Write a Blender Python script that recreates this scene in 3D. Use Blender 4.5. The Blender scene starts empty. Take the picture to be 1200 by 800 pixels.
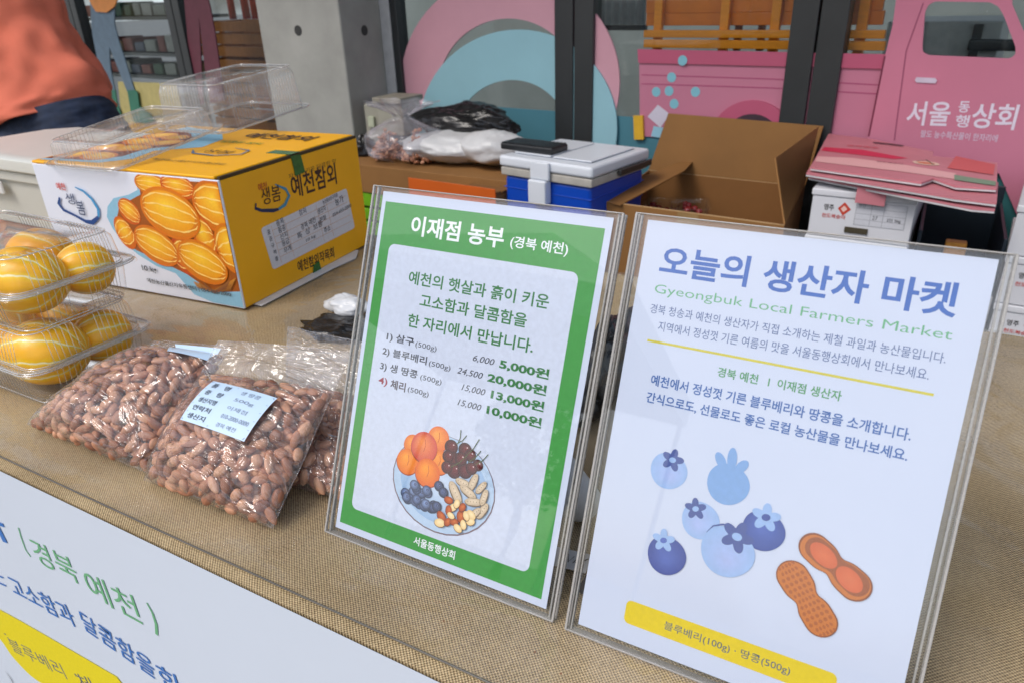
import bpy, bmesh, math, random
from math import sin, cos, pi, radians, sqrt, atan2
from mathutils import Vector, Matrix, noise
random.seed(7)
S = bpy.context.scene
COL = S.collection
V3 = Vector

# ------------------------------------------------------------------ camera
C0 = V3((0.4139, -0.2829, 0.4330))                       # table top is z = 0, ground z = -0.75
RR = [V3((0.873, 0.4867, -0.0311)), V3((-0.1868, 0.3926, 0.9005)), V3((-0.4505, 0.7803, -0.4337))]
F0 = 850.0
cd = bpy.data.cameras.new('camera'); cam = bpy.data.objects.new('camera', cd); COL.objects.link(cam)
r, u, f = RR
cam.matrix_world = Matrix(((r.x, u.x, -f.x, C0.x), (r.y, u.y, -f.y, C0.y), (r.z, u.z, -f.z, C0.z), (0, 0, 0, 1)))
cd.sensor_width = 36; cd.lens = F0 / 1200 * 36; cd.clip_start = 0.02; cd.clip_end = 400
cd.dof.use_dof = True; cd.dof.focus_distance = 0.66; cd.dof.aperture_fstop = 11
S.camera = cam
S.render.resolution_x, S.render.resolution_y = 1024, 682

# ------------------------------------------------------------------ light
W = bpy.data.worlds.new('World'); S.world = W; W.use_nodes = True
nt = W.node_tree; bg = nt.nodes['Background']
sky = nt.nodes.new('ShaderNodeTexSky'); sky.sky_type = 'NISHITA'; sky.sun_disc = False
SUN_EL, SUN_AZ = radians(50), radians(205)               # azimuth clockwise from +Y
sky.sun_elevation = SUN_EL; sky.sun_rotation = SUN_AZ; sky.dust_density = 3.0; sky.air_density = 1.0
tcw = nt.nodes.new('ShaderNodeTexCoord'); cn = nt.nodes.new('ShaderNodeTexNoise'); cn.inputs['Scale'].default_value = 2.6; cn.inputs['Detail'].default_value = 7; cn.inputs['Distortion'].default_value = .6
nt.links.new(tcw.outputs['Generated'], cn.inputs['Vector']); cmr = nt.nodes.new('ShaderNodeMapRange'); cmr.inputs[1].default_value = .44; cmr.inputs[2].default_value = .66; cmr.inputs[4].default_value = .85
nt.links.new(cn.outputs[0], cmr.inputs[0]); cmx = nt.nodes.new('ShaderNodeMixRGB'); cmx.inputs[2].default_value = (8.5, 8.8, 9.4, 1); nt.links.new(cmr.outputs[0], cmx.inputs[0]); nt.links.new(sky.outputs[0], cmx.inputs[1])
nt.links.new(cmx.outputs[0], bg.inputs[0]); bg.inputs[1].default_value = 0.15
sl = bpy.data.lights.new('sun', 'SUN'); sl.energy = 1.15; sl.angle = radians(24); sl.color = (1, .97, .93)
sun = bpy.data.objects.new('sun', sl); COL.objects.link(sun)
sd = V3((sin(SUN_AZ) * cos(SUN_EL), cos(SUN_AZ) * cos(SUN_EL), sin(SUN_EL)))
sun.rotation_euler = sd.to_track_quat('Z', 'Y').to_euler()
S.view_settings.view_transform = 'Standard'; S.view_settings.look = 'None'
S.view_settings.exposure = 0.24; S.view_settings.gamma = 1
S.render.engine = 'CYCLES'
S.cycles.max_bounces = 10; S.cycles.transparent_max_bounces = 32; S.cycles.caustics_reflective = False
S.cycles.caustics_refractive = False

# ------------------------------------------------------------------ measuring helpers
def ray(px, py):
    return RR[0] * ((px - 600) / F0) + RR[1] * (-(py - 400) / F0) + RR[2]
def hit(px, py, p, n):
    d = ray(px, py); p = V3(p); n = V3(n)
    return C0 + d * ((p - C0).dot(n) / d.dot(n))
def atz(px, py, z=0.): return hit(px, py, (0, 0, z), (0, 0, 1))
def aty(px, py, y): return hit(px, py, (0, y, 0), (0, 1, 0))

# ------------------------------------------------------------------ materials
MATS = {}
def lin(c): return tuple((x / 12.92 if x <= .04045 else ((x + .055) / 1.055) ** 2.4) for x in c)
def pm(name, rgb, rough=.6, var=.12, scale=25., bump=0., bscale=120., metal=0., spec=.5, rgb2=None, trans=0., sss=0., aniso=None):
    if name in MATS: return MATS[name]
    m = bpy.data.materials.new(name); m.use_nodes = True; t = m.node_tree; b = t.nodes['Principled BSDF']
    tc = t.nodes.new('ShaderNodeTexCoord'); mp = t.nodes.new('ShaderNodeMapping')
    if aniso: mp.inputs['Scale'].default_value = aniso
    t.links.new(tc.outputs['Object'], mp.inputs[0])
    n = t.nodes.new('ShaderNodeTexNoise'); n.inputs['Scale'].default_value = scale; n.inputs['Detail'].default_value = 6
    n.inputs['Roughness'].default_value = .6
    t.links.new(mp.outputs[0], n.inputs['Vector'])
    cr = t.nodes.new('ShaderNodeValToRGB'); cr.color_ramp.elements[0].position = .3; cr.color_ramp.elements[1].position = .7
    c2 = rgb2 if rgb2 else tuple(min(1, x * (1 + var)) for x in rgb)
    c1 = rgb if rgb2 else tuple(x * (1 - var) for x in rgb)
    cr.color_ramp.elements[0].color = (*c1, 1); cr.color_ramp.elements[1].color = (*c2, 1)
    t.links.new(n.outputs[0], cr.inputs[0]); t.links.new(cr.outputs[0], b.inputs['Base Color'])
    b.inputs['Roughness'].default_value = rough; b.inputs['Metallic'].default_value = metal
    b.inputs['Specular IOR Level'].default_value = spec; b.inputs['Transmission Weight'].default_value = trans
    b.inputs['Subsurface Weight'].default_value = sss
    if sss: b.inputs['Subsurface Radius'].default_value = (.01, .005, .002)
    if bump:
        n2 = t.nodes.new('ShaderNodeTexNoise'); n2.inputs['Scale'].default_value = bscale; n2.inputs['Detail'].default_value = 5
        t.links.new(mp.outputs[0], n2.inputs['Vector'])
        bp = t.nodes.new('ShaderNodeBump'); bp.inputs['Strength'].default_value = min(1, bump); bp.inputs['Distance'].default_value = .002
        t.links.new(n2.outputs[0], bp.inputs['Height']); t.links.new(bp.outputs[0], b.inputs['Normal'])
    MATS[name] = m; return m

def clear(name, tint=(1, 1, 1), rough=.04, milk=.0, milkc=(.8, .85, .9), bump=0., bscale=30., ior=1.5, base=0., bdist=.004, aniso=None):
    """thin clear plastic: what passes through, a Fresnel gloss and a little milky scatter"""
    if name in MATS: return MATS[name]
    m = bpy.data.materials.new(name); m.use_nodes = True; t = m.node_tree; t.nodes.clear(); L = t.links.new
    o = t.nodes.new('ShaderNodeOutputMaterial'); tr = t.nodes.new('ShaderNodeBsdfTransparent'); tr.inputs[0].default_value = (*tint, 1)
    gl = t.nodes.new('ShaderNodeBsdfGlossy'); gl.inputs['Roughness'].default_value = rough
    lw = t.nodes.new('ShaderNodeLayerWeight'); lw.inputs[0].default_value = .5
    pw = t.nodes.new('ShaderNodeMath'); pw.operation = 'POWER'; pw.inputs[1].default_value = 5; L(lw.outputs['Facing'], pw.inputs[0])
    f0 = ((ior - 1) / (ior + 1)) ** 2 + base
    ad = t.nodes.new('ShaderNodeMath'); ad.operation = 'MULTIPLY_ADD'; ad.use_clamp = True; ad.inputs[1].default_value = 1 - f0; ad.inputs[2].default_value = f0
    L(pw.outputs[0], ad.inputs[0])
    mx = t.nodes.new('ShaderNodeMixShader'); L(ad.outputs[0], mx.inputs[0]); L(tr.outputs[0], mx.inputs[1]); L(gl.outputs[0], mx.inputs[2])
    last = mx
    tc = t.nodes.new('ShaderNodeTexCoord')
    if milk:
        df = t.nodes.new('ShaderNodeBsdfDiffuse'); df.inputs[0].default_value = (*milkc, 1)
        ns = t.nodes.new('ShaderNodeTexNoise'); ns.inputs['Scale'].default_value = 14; ns.inputs['Detail'].default_value = 5
        L(tc.outputs['Object'], ns.inputs['Vector'])
        mr = t.nodes.new('ShaderNodeMapRange'); mr.inputs[1].default_value = .3; mr.inputs[2].default_value = .75
        mr.inputs[3].default_value = milk * .4; mr.inputs[4].default_value = milk * 1.8
        L(ns.outputs[0], mr.inputs[0])
        m2 = t.nodes.new('ShaderNodeMixShader'); L(mr.outputs[0], m2.inputs[0]); L(mx.outputs[0], m2.inputs[1]); L(df.outputs[0], m2.inputs[2]); last = m2
    if bump:
        n2 = t.nodes.new('ShaderNodeTexNoise'); n2.inputs['Scale'].default_value = bscale; n2.inputs['Detail'].default_value = 3
        n2.inputs['Distortion'].default_value = 1.2
        mpp = t.nodes.new('ShaderNodeMapping'); L(tc.outputs['Object'], mpp.inputs[0]); L(mpp.outputs[0], n2.inputs['Vector'])
        if aniso: mpp.inputs['Scale'].default_value = aniso; mpp.inputs['Rotation'].default_value = (0, 0, .6)
        bp = t.nodes.new('ShaderNodeBump'); bp.inputs['Strength'].default_value = bump; bp.inputs['Distance'].default_value = bdist
        L(n2.outputs[0], bp.inputs['Height']); L(bp.outputs[0], gl.inputs['Normal']); L(bp.outputs[0], lw.inputs['Normal'])
    L(last.outputs[0], o.inputs[0]); MATS[name] = m; return m

def print_mat(name='printed_ink', rough=.5):
    if name in MATS: return MATS[name]
    m = bpy.data.materials.new(name); m.use_nodes = True; t = m.node_tree; b = t.nodes['Principled BSDF']
    a = t.nodes.new('ShaderNodeAttribute'); a.attribute_name = 'Ink'
    n = t.nodes.new('ShaderNodeTexNoise'); n.inputs['Scale'].default_value = 260; tc = t.nodes.new('ShaderNodeTexCoord')
    t.links.new(tc.outputs['Object'], n.inputs['Vector'])
    h = t.nodes.new('ShaderNodeHueSaturation'); mr = t.nodes.new('ShaderNodeMapRange'); mr.inputs[3].default_value = .9; mr.inputs[4].default_value = 1.1
    t.links.new(n.outputs[0], mr.inputs[0]); t.links.new(mr.outputs[0], h.inputs['Value'])
    t.links.new(a.outputs['Color'], h.inputs['Color']); t.links.new(h.outputs[0], b.inputs['Base Color'])
    b.inputs['Roughness'].default_value = rough; MATS[name] = m; return m

# ------------------------------------------------------------------ objects
def thing(name, label, cat, loc=(0, 0, 0), group=None):
    o = bpy.data.objects.new(name, None); COL.objects.link(o); o.location = loc; o.empty_display_size = .05
    o['label'] = label; o['category'] = cat
    if group: o['group'] = group
    return o
def tag(o, label, cat, group=None):
    o['label'] = label; o['category'] = cat
    if group: o['group'] = group
    return o
def link(name, me, mat, parent=None, smooth=False, bevel=0., loc=None, seg=2):
    o = bpy.data.objects.new(name, me); COL.objects.link(o)
    if mat and not me.materials: me.materials.append(mat)
    if smooth: me.polygons.foreach_set('use_smooth', [True] * len(me.polygons))
    if parent:
        o.parent = parent
        if loc is None:
            # verts are in world coordinates: undo the parents' offset
            off = V3(parent.location); q = parent.parent
            while q: off += V3(q.location); q = q.parent
            o.location = -off
        else: o.location = loc
    elif loc is not None: o.location = loc
    if bevel:
        b = o.modifiers.new('bevel', 'BEVEL'); b.width = bevel; b.segments = seg; b.limit_method = 'ANGLE'
        o.modifiers.new('wn', 'WEIGHTED_NORMAL')
        me.polygons.foreach_set('use_smooth', [True] * len(me.polygons))
    return o

class MB:
    def __init__(s): s.v = []; s.f = []
    def add(s, vs, fs):
        k = len(s.v); s.v += [tuple(x) for x in vs]; s.f += [tuple(i + k for i in q) for q in fs]; return s
    def hexa(s, p):     # p: 4 bottom, 4 top
        return s.add(p, [(3, 2, 1, 0), (4, 5, 6, 7), (0, 1, 5, 4), (1, 2, 6, 5), (2, 3, 7, 6), (3, 0, 4, 7)])
    def box(s, x0, x1, y0, y1, z0, z1, M=None):
        p = [V3(q) for q in ((x0, y0, z0), (x1, y0, z0), (x1, y1, z0), (x0, y1, z0), (x0, y0, z1), (x1, y0, z1), (x1, y1, z1), (x0, y1, z1))]
        if M is not None: p = [M @ q for q in p]
        return s.hexa(p)
    def prism(s, poly, n, t):   # poly: list of 3D points, extruded by -n*t (front face stays at poly)
        poly = [V3(p) for p in poly]; n = V3(n).normalized(); k = len(poly)
        # orient so that the front faces n
        a = V3((0, 0, 0))
        for i in range(k): a += poly[i].cross(poly[(i + 1) % k])
        if a.dot(n) < 0: poly.reverse()
        vs = poly + [p - n * t for p in poly]
        return s.add(vs, [tuple(range(k)), tuple(range(2 * k - 1, k - 1, -1))] + [(i, i + k, (i + 1) % k + k, (i + 1) % k) for i in range(k)])
    def ring(s, outer, inner, n, t):   # band between two closed outlines of equal count
        n = V3(n).normalized(); k = len(outer); o = [V3(p) for p in outer]; i_ = [V3(p) for p in inner]
        vs = o + i_ + [p - n * t for p in o] + [p - n * t for p in i_]; fs = []
        for j in range(k):
            q = (j + 1) % k
            fs += [(j, q, k + q, k + j), (2 * k + j, 3 * k + j, 3 * k + q, 2 * k + q), (j, 2 * k + j, 2 * k + q, q), (k + j, k + q, 3 * k + q, 3 * k + j)]
        return s.add(vs, fs)
    def tube(s, pts, r, k=8, cap=True):
        pts = [V3(p) for p in pts]; rs = r if isinstance(r, (list, tuple)) else [r] * len(pts); vs = []; fs = []
        up = V3((0, 0, 1))
        for i, p in enumerate(pts):
            d = (pts[min(i + 1, len(pts) - 1)] - pts[max(i - 1, 0)]).normalized()
            a = d.cross(up)
            if a.length < .05: a = d.cross(V3((1, 0, 0)))
            a.normalize(); b = d.cross(a)
            for j in range(k):
                t = 2 * pi * j / k; vs.append(p + (a * cos(t) + b * sin(t)) * rs[i])
        for i in range(len(pts) - 1):
            for j in range(k):
                q = (j + 1) % k; fs.append((i * k + j, i * k + q, (i + 1) * k + q, (i + 1) * k + j))
        if cap: fs += [tuple(range(k - 1, -1, -1)), tuple(range((len(pts) - 1) * k, len(pts) * k))]
        return s.add(vs, fs)
    def ell(s, c, rad, M=None, nu=12, nv=8, fn=None):
        c = V3(c); vs = []; fs = []
        for i in range(nv + 1):
            for j in range(nu):
                th = pi * i / nv; ph = 2 * pi * j / nu
                p = V3((cos(th) * rad[0], sin(th) * cos(ph) * rad[1], sin(th) * sin(ph) * rad[2]))
                if fn: p = fn(p)
                vs.append(c + (M @ p if M is not None else p))
        for i in range(nv):
            for j in range(nu):
                q = (j + 1) % nu; fs.append((i * nu + j, (i + 1) * nu + j, (i + 1) * nu + q, i * nu + q))
        return s.add(vs, fs)
    def grid(s, fn, nu, nv, closed=False):
        vs = [fn(i / nu, j / nv) for j in range(nv + 1) for i in range(nu + (0 if closed else 1))]
        w = nu if closed else nu + 1; fs = []
        for j in range(nv):
            for i in range(nu):
                q = (i + 1) % w; fs.append((j * w + i, j * w + q, (j + 1) * w + q, (j + 1) * w + i))
        return s.add(vs, fs)
    def mesh(s, name):
        me = bpy.data.meshes.new(name); me.from_pydata(s.v, [], s.f); me.update(); return me
    def build(s, name, mat, parent=None, smooth=False, bevel=0., loc=None, fix=True, seg=2):
        me = s.mesh(name)
        if fix:
            bm = bmesh.new(); bm.from_mesh(me); bmesh.ops.remove_doubles(bm, verts=bm.verts, dist=1e-6)
            bmesh.ops.recalc_face_normals(bm, faces=bm.faces); bm.to_mesh(me); bm.free()
        return link(name, me, mat, parent, smooth, bevel, loc, seg)
def struct(o): o['kind'] = 'structure'; return o
def rotz(deg, o=(0, 0, 0)): return Matrix.Translation(V3(o)) @ Matrix.Rotation(radians(deg), 4, 'Z')

# ---- flat print: ink laid on a plane (o, ux, uy), each new stroke a hair prouder than the last
_tc = {}
def text_shape(body, bold, shear=0.):
    bold = min(bold, .034 if body[0].isdigit() and ',' in body else (.024 if body in ('오늘의 생산자 마켓', '이재점 농부') else .018))
    k = (body, bold, shear)
    if k in _tc: return _tc[k]
    c = bpy.data.curves.new('t', 'FONT'); c.body = body; c.offset = bold; c.resolution_u = 3; c.shear = shear
    o = bpy.data.objects.new('t', c); COL.objects.link(o); bpy.context.view_layer.update()
    me = bpy.data.meshes.new_from_object(o.evaluated_get(bpy.context.evaluated_depsgraph_get()))
    vs = [(v.co.x, v.co.y) for v in me.vertices]; fs = [tuple(p.vertices) for p in me.polygons]
    bpy.data.objects.remove(o); bpy.data.curves.remove(c); bpy.data.meshes.remove(me)
    if not vs: vs = [(0, 0)]
    x0 = min(v[0] for v in vs); x1 = max(v[0] for v in vs); y0 = min(v[1] for v in vs); y1 = max(v[1] for v in vs)
    _tc[k] = (vs, fs, x0, x1, y0, y1); return _tc[k]
class Ink:
    def __init__(s, o, ux, uy, unit=1., step=.00003, base=.0002):
        s.o = V3(o); s.ux = V3(ux); s.uy = V3(uy); s.n = s.ux.cross(s.uy).normalized(); s.u = unit; s.k = base; s.st = step
        s.v = []; s.f = []; s.c = []
    def P(s, x, y): return s.o + s.ux * (x * s.u) + s.uy * (y * s.u) + s.n * s.k
    def uv(s, px, py):
        q = hit(px, py, s.o, s.n) - s.o; return (q.dot(s.ux) / s.u, q.dot(s.uy) / s.u)
    clip = None
    def raw(s, pts, faces, cols):
        if s.clip: pts = [(min(p_[0], s.clip[0]), min(p_[1], s.clip[1])) for p_ in pts]
        b = len(s.v); s.v += [s.P(*p) for p in pts]; s.f += [tuple(i + b for i in q) for q in faces]; s.c += cols; s.k += s.st
    def poly(s, pts, col):
        s.raw(pts, [tuple(range(len(pts)))], [col] * len(pts))
    def rect(s, x0, y0, x1, y1, col, r=0.):
        if not r: return s.poly([(x0, y0), (x1, y0), (x1, y1), (x0, y1)], col)
        p = []
        for cx, cy, a in ((x1 - r, y1 - r, 0), (x0 + r, y1 - r, 90), (x0 + r, y0 + r, 180), (x1 - r, y0 + r, 270)):
            for i in range(7): t = radians(a + 15 * i); p.append((cx + r * cos(t), cy + r * sin(t)))
        s.poly(p, col)
    def disc(s, cx, cy, rx, ry, col, rot=0., col2=None, off=(0, 0), n=28, fn=None):
        col2 = col2 or col; a = radians(rot); pts = [(cx + off[0] * rx, cy + off[1] * ry)]; cols = [col2]
        for i in range(n):
            t = 2 * pi * i / n; k = fn(t) if fn else 1
            x = rx * cos(t) * k; y = ry * sin(t) * k; pts.append((cx + x * cos(a) - y * sin(a), cy + x * sin(a) + y * cos(a))); cols.append(col)
        s.raw(pts, [(0, i + 1, (i + 1) % n + 1) for i in range(n)], cols)
    def line(s, pts, w, col):
        m = len(pts); P = []; ws = w if isinstance(w, (list, tuple)) else [w] * m
        for i in range(m):
            a = pts[max(i - 1, 0)]; b = pts[min(i + 1, m - 1)]; dx, dy = b[0] - a[0], b[1] - a[1]; l = sqrt(dx * dx + dy * dy) or 1
            P.append((pts[i][0] - dy / l * ws[i] / 2, pts[i][1] + dx / l * ws[i] / 2)); P.append((pts[i][0] + dy / l * ws[i] / 2, pts[i][1] - dx / l * ws[i] / 2))
        s.raw(P, [(2 * i, 2 * i + 1, 2 * i + 3, 2 * i + 2) for i in range(m - 1)], [col] * len(P))
    def text(s, body, x, y, w, h, col, bold=0., rot=0., shear=0.):
        """fits the lettering in the box of width w and height h with lower left corner x, y"""
        vs, fs, x0, x1, y0, y1 = text_shape(body, bold, shear); sx = w / (x1 - x0); sy = h / (y1 - y0) if h else sx; a = radians(rot)
        pts = []
        for vx, vy in vs:
            px_ = (vx - x0) * sx; py_ = (vy - y0) * sy; pts.append((x + px_ * cos(a) - py_ * sin(a), y + px_ * sin(a) + py_ * cos(a)))
        s.raw(pts, fs, [col] * len(pts))
    def build(s, name, parent, mat=None):
        me = bpy.data.meshes.new(name); me.from_pydata([tuple(p) for p in s.v], [], s.f)
        at = me.color_attributes.new('Ink', 'FLOAT_COLOR', 'POINT')
        flat = []
        for c in s.c: flat += [c[0], c[1], c[2], 1.]
        at.data.foreach_set('color', flat); me.update()
        return link(name, me, mat or print_mat(), parent)
def rgb(r, g, b): return lin((r / 255, g / 255, b / 255))

# ================================================================== SETTING
m_ground = pm('paving_grey', (.17, .165, .155), .85, .15, 3, .4, 60)
g = MB().add([(-60, -60, -.75), (60, -60, -.75), (60, 60, -.75), (-60, 60, -.75)], [(0, 1, 2, 3)]).build('ground', m_ground); struct(g)
# facade frame: plane through FP, direction FD, facing FN
FA = radians(-5.9); FP = V3((-1.25, 2.25, 0)); FD = V3((cos(FA), sin(FA), 0)); FN = V3((sin(FA), -cos(FA), 0)); UP = V3((0, 0, 1))
def fpt(s_, z, off=0.): return FP + FD * s_ + UP * z + FN * off      # off > 0 stands towards the street
def fuv(px, py, off=0.):
    q = hit(px, py, FP + FN * off, FN) - FP; return (q.dot(FD), q.z)
def fpoly(pts, off): return [fpt(*fuv(x, y, off), off) for x, y in pts]
def fbox(mb, s0, s1, z0, z1, o0, o1):   # offsets o0 (back) to o1 (front)
    mb.hexa([fpt(s0, z0, o1), fpt(s1, z0, o1), fpt(s1, z0, o0), fpt(s0, z0, o0), fpt(s0, z1, o1), fpt(s1, z1, o1), fpt(s1, z1, o0), fpt(s0, z1, o0)]); return mb
GZ = -.75; TZ = 1.75
m_alu = pm('dark_aluminium', (.028, .032, .034), .38, .1, 8, .1, 200)
m_conc = pm('fair_faced_concrete', (.36, .36, .33), .85, .14, 5, .25, 90)
m_glass = clear('window_glass', (.86, .9, .9), .01, 0, base=.0, ior=1.45)
m_in = pm('interior_plaster', (.24, .26, .25), .8, .12, 2)
m_floor_in = pm('interior_floor', (.16, .15, .14), .5, .1, 2)
# room behind the glass
struct(fbox(MB(), -4.5, 4.5, GZ, GZ + .03, -4.2, -.1).build('interior_floor', m_floor_in))
struct(fbox(MB(), -4.5, 4.5, GZ, TZ + .3, -4.3, -4.2).build('interior_wall', m_in))
struct(fbox(MB(), -4.6, 4.6, TZ, TZ + .3, -1.6, 1.25).build('unseen_shade_slab', m_conc))  # unseen overhang added to shade the shop front, open behind for daylight

# glass doors, each its own thing (px of the seams between the leaves at the image top)
def seam(px, py=60): return fuv(px, py, .04)[0]
sE = fuv(96, 60, .04)[0]; sD = fuv(212, 60, .04)[0]; sCl = fuv(447, 60, .04)[0]; sC = fuv(466, 60, .04)[0]; sA = fuv(671.8, 60, .04)[0]; sB = fuv(954.5, 60, .04)[0]
wst = (fuv(696, 60, .04)[0] - fuv(651, 60, .04)[0]) / 2
def door(s0, s1, label, wl=wst, wr=wst, bottom=.12):
    t = thing('glass_door', label, 'glass door', fpt((s0 + s1) / 2, GZ), 'dark framed folding glass doors of the shop front')
    for a, b in ((s0 + .003, s0 + wl), (s1 - wr, s1 - .003)):
        fbox(MB(), a, b, GZ + .01, TZ - .01, -.02, .04).build('stile', m_alu, t, bevel=.003)
        c = (a + b) / 2
    fbox(MB(), s0 + wl, s1 - wr, GZ + .012, GZ + .012 + bottom, -.015, .035).build('rail', m_alu, t, bevel=.003)
    fbox(MB(), s0 + wl, s1 - wr, TZ - .1, TZ - .012, -.015, .035).build('rail', m_alu, t, bevel=.003)
    fbox(MB(), s0 + wl - .005, s1 - wr + .005, GZ + .13, TZ - .1, .004, .010).build('glass_pane', m_glass, t)
    return t
door(sE - 1.0, sE, 'glass door leaf at far left behind the person in the coral shirt', wst * .8, wst * .8)
door(sE, sD, 'glass door leaf with the cut-out figure in green boots', wst * .8, wst * .8)
door(sD, sCl - .12, 'glass door leaf with the plum coloured cut-out legs beside the concrete pillar', wst * .8, wst * .8)
door(sC - .09, sA, 'glass door leaf left of centre behind the pink and blue ring', .10, wst)
door(sA, sB, 'glass door leaf with the rear of the pink truck cut-out', wst, wst)
door(sB, sB + 1.1, 'glass door leaf at right behind the pink truck cab', wst, wst)

# concrete pillar with the form-tie holes
p = thing('concrete_pillar', 'pale grey concrete pillar with round tie holes left of the pink ring', 'pillar', (-1.8, 2.1, GZ))
xa, xb = aty(300, 10, 2.0).x, aty(397, 10, 2.0).x
MB().box(xa, xb, 2.0, 2.32, GZ, TZ).build('shaft', m_conc, p, bevel=.008)
def hole_disc(c, n, r_, nm='tie_hole'):
    n = V3(n); a = n.cross(UP).normalized(); mb = MB(); k = 20
    mb.prism([c + (a * cos(2 * pi * i / k) + UP * sin(2 * pi * i / k)) * r_ for i in range(k)], n, .004)
    mb.build(nm, pm('tie_hole_dark', (.05, .05, .048), .9), p)
h1 = aty(349.5, 36, 2.0); hole_disc(h1 + V3((0, -.0015, 0)), (0, -1, 0), .019)
h2 = hit(427, 36, (xb, 0, 0), (1, 0, 0)); hole_disc(h2 + V3((.0015, 0, 0)), (1, 0, 0), .019)
# pale strip where the pillar meets the frame
mb = MB().box(xb + .001, xb + .05, 2.235, 2.26, GZ, TZ)
tag(mb.build('sealant_strip', pm('pale_sealant', (.45, .46, .47), .6), None, bevel=.002), 'narrow pale sealing strip between concrete pillar and dark frame', 'sealing strip')

# electrical boxes on the pillar side
m_cream = pm('cream_plastic', (.34, .33, .27), .4, .06, 12, .05, 300)
t = thing('junction_box', 'cream electrical junction box low on the side of the concrete pillar', 'junction box', aty(433, 145, 2.05), 'cream electric boxes at the foot of the pillar')
a0 = aty(421, 122, 2.02); b0 = aty(441, 168, 2.02)
MB().box(a0.x + .02, a0.x + .13, 2.02, 2.10, b0.z, a0.z).build('case', m_cream, t, bevel=.006)
c0 = aty(436, 140, 2.018); MB().box(c0.x - .015, c0.x + .015, 2.008, 2.0195, c0.z - .03, c0.z + .012).build('latch', pm('greenish_cream', (.46, .49, .36), .5), t, bevel=.003)
t = thing('junction_box', 'larger cream electric box with a projecting lid right of the smaller one', 'junction box', aty(455, 145, 2.0), 'cream electric boxes at the foot of the pillar')
a0 = aty(441, 121, 1.98); b0 = aty(474, 160, 1.98)
MB().box(a0.x, b0.x, 1.98, 2.10, b0.z, a0.z).build('case', m_cream, t, bevel=.006)
MB().box(a0.x - .008, b0.x + .008, 1.965, 2.11, a0.z + .001, a0.z + .022).build('lid', pm('cream_lid', (.26, .24, .19), .5), t, bevel=.004)

# ---------------------------------------------------------------- printed boards on the doors
m_pink = pm('pink_board', rgb(206, 154, 168), .55, .04, 6); m_blue = pm('sky_blue_board', rgb(146, 192, 204), .55, .04, 6)
m_teal = pm('teal_board', rgb(70, 125, 140), .6, .05, 6); m_teal2 = pm('deep_teal_board', rgb(46, 108, 112), .6, .05, 6)
BT = .006
def circ(cx, cy, rr_, a0=0, a1=360, n=48): return [(cx + rr_ * cos(radians(a0 + (a1 - a0) * i / n)), cy + rr_ * sin(radians(a0 + (a1 - a0) * i / n))) for i in range(n + 1)]
# teal dado boards
def board(name, pts, off, mat, label, cat='panel', parent=None, th=BT):
    mb = MB().prism(fpoly(pts, off), FN, th); o = mb.build(name, mat, parent)
    if parent is None: tag(o, label, cat)
    return o
sL, zL = fuv(475, 122, .016); sR = fuv(746, 137, .016)[0]
zt = fuv(600, 127, .016)[1]
tag(fbox(MB(), sC - .02, sA - .001, GZ + .01, zt, .012, .018).build('lower_panel', m_teal), 'teal lower panel of the shop front below the blue ring', 'panel')
tag(fbox(MB(), sA + .001, sB - .001, GZ + .01, zt - .002, .012, .018).build('lower_panel', m_teal), 'teal lower panel behind the blue cooler and the open carton', 'panel')
tag(fbox(MB(), sB + .001, sB + 1.2, GZ + .01, fuv(1180, 150, .016)[1], .012, .018).build('lower_panel', m_teal2), 'deep green lower panel at right below the pink truck', 'panel')
# ring: pink and blue crescents
t = thing('ring_cutout', 'large pink ring with a light blue crescent inside fixed to the glass', 'wall graphic', fpt(*fuv(600, 160, .03)))
def crescent(outer, inner, off, mat, nm): MB().ring(fpoly(outer, off), fpoly(inner, off), FN, BT).build(nm, mat, t)
po = circ(601, 95, 124, 130, 410, 60)
po = [(max(x, 470), y) for x, y in circ(598, 96, 128, 0, 360, 64)[:-1]]
pi_ = circ(596, 104, 82, 0, 360, 64)[:-1]
crescent(po, pi_, .024, m_pink, 'pink_band')
bo = circ(607, 151, 116, 0, 360, 64)[:-1]; bi = circ(600, 160, 66, 0, 360, 64)[:-1]
crescent(bo, bi, .032, m_blue, 'blue_band')

# pink truck
t = thing('truck_cutout', 'pink delivery truck cut-out with slatted orange cargo rack and white Korean lettering', 'wall graphic', fpt(*fuv(1000, 200, .03)))
m_p1 = pm('truck_pink', rgb(190, 118, 142), .55, .04, 5); m_p2 = pm('truck_magenta', rgb(182, 84, 114), .55, .04, 5); m_p3 = pm('truck_pale_pink', rgb(198, 120, 144), .55, .04, 5)
def tb(nm, pts, off, mat, th=BT): return MB().prism(fpoly(pts, off), FN, th).build(nm, mat, t)
tb('cargo_side', [(749, 60), (1040, 66), (1015, 172), (900, 168), (750, 160)], .024, m_p1)
tb('cargo_rim', [(747, 58), (1038, 64), (1034, 81), (748, 74)], .031, m_p2)
cab = [(1037, 66), (1046, 30), (1058, -12), (1260, -12), (1260, 300), (1195, 262), (1183, 205), (1010, 186), (1017, 160)]
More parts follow.
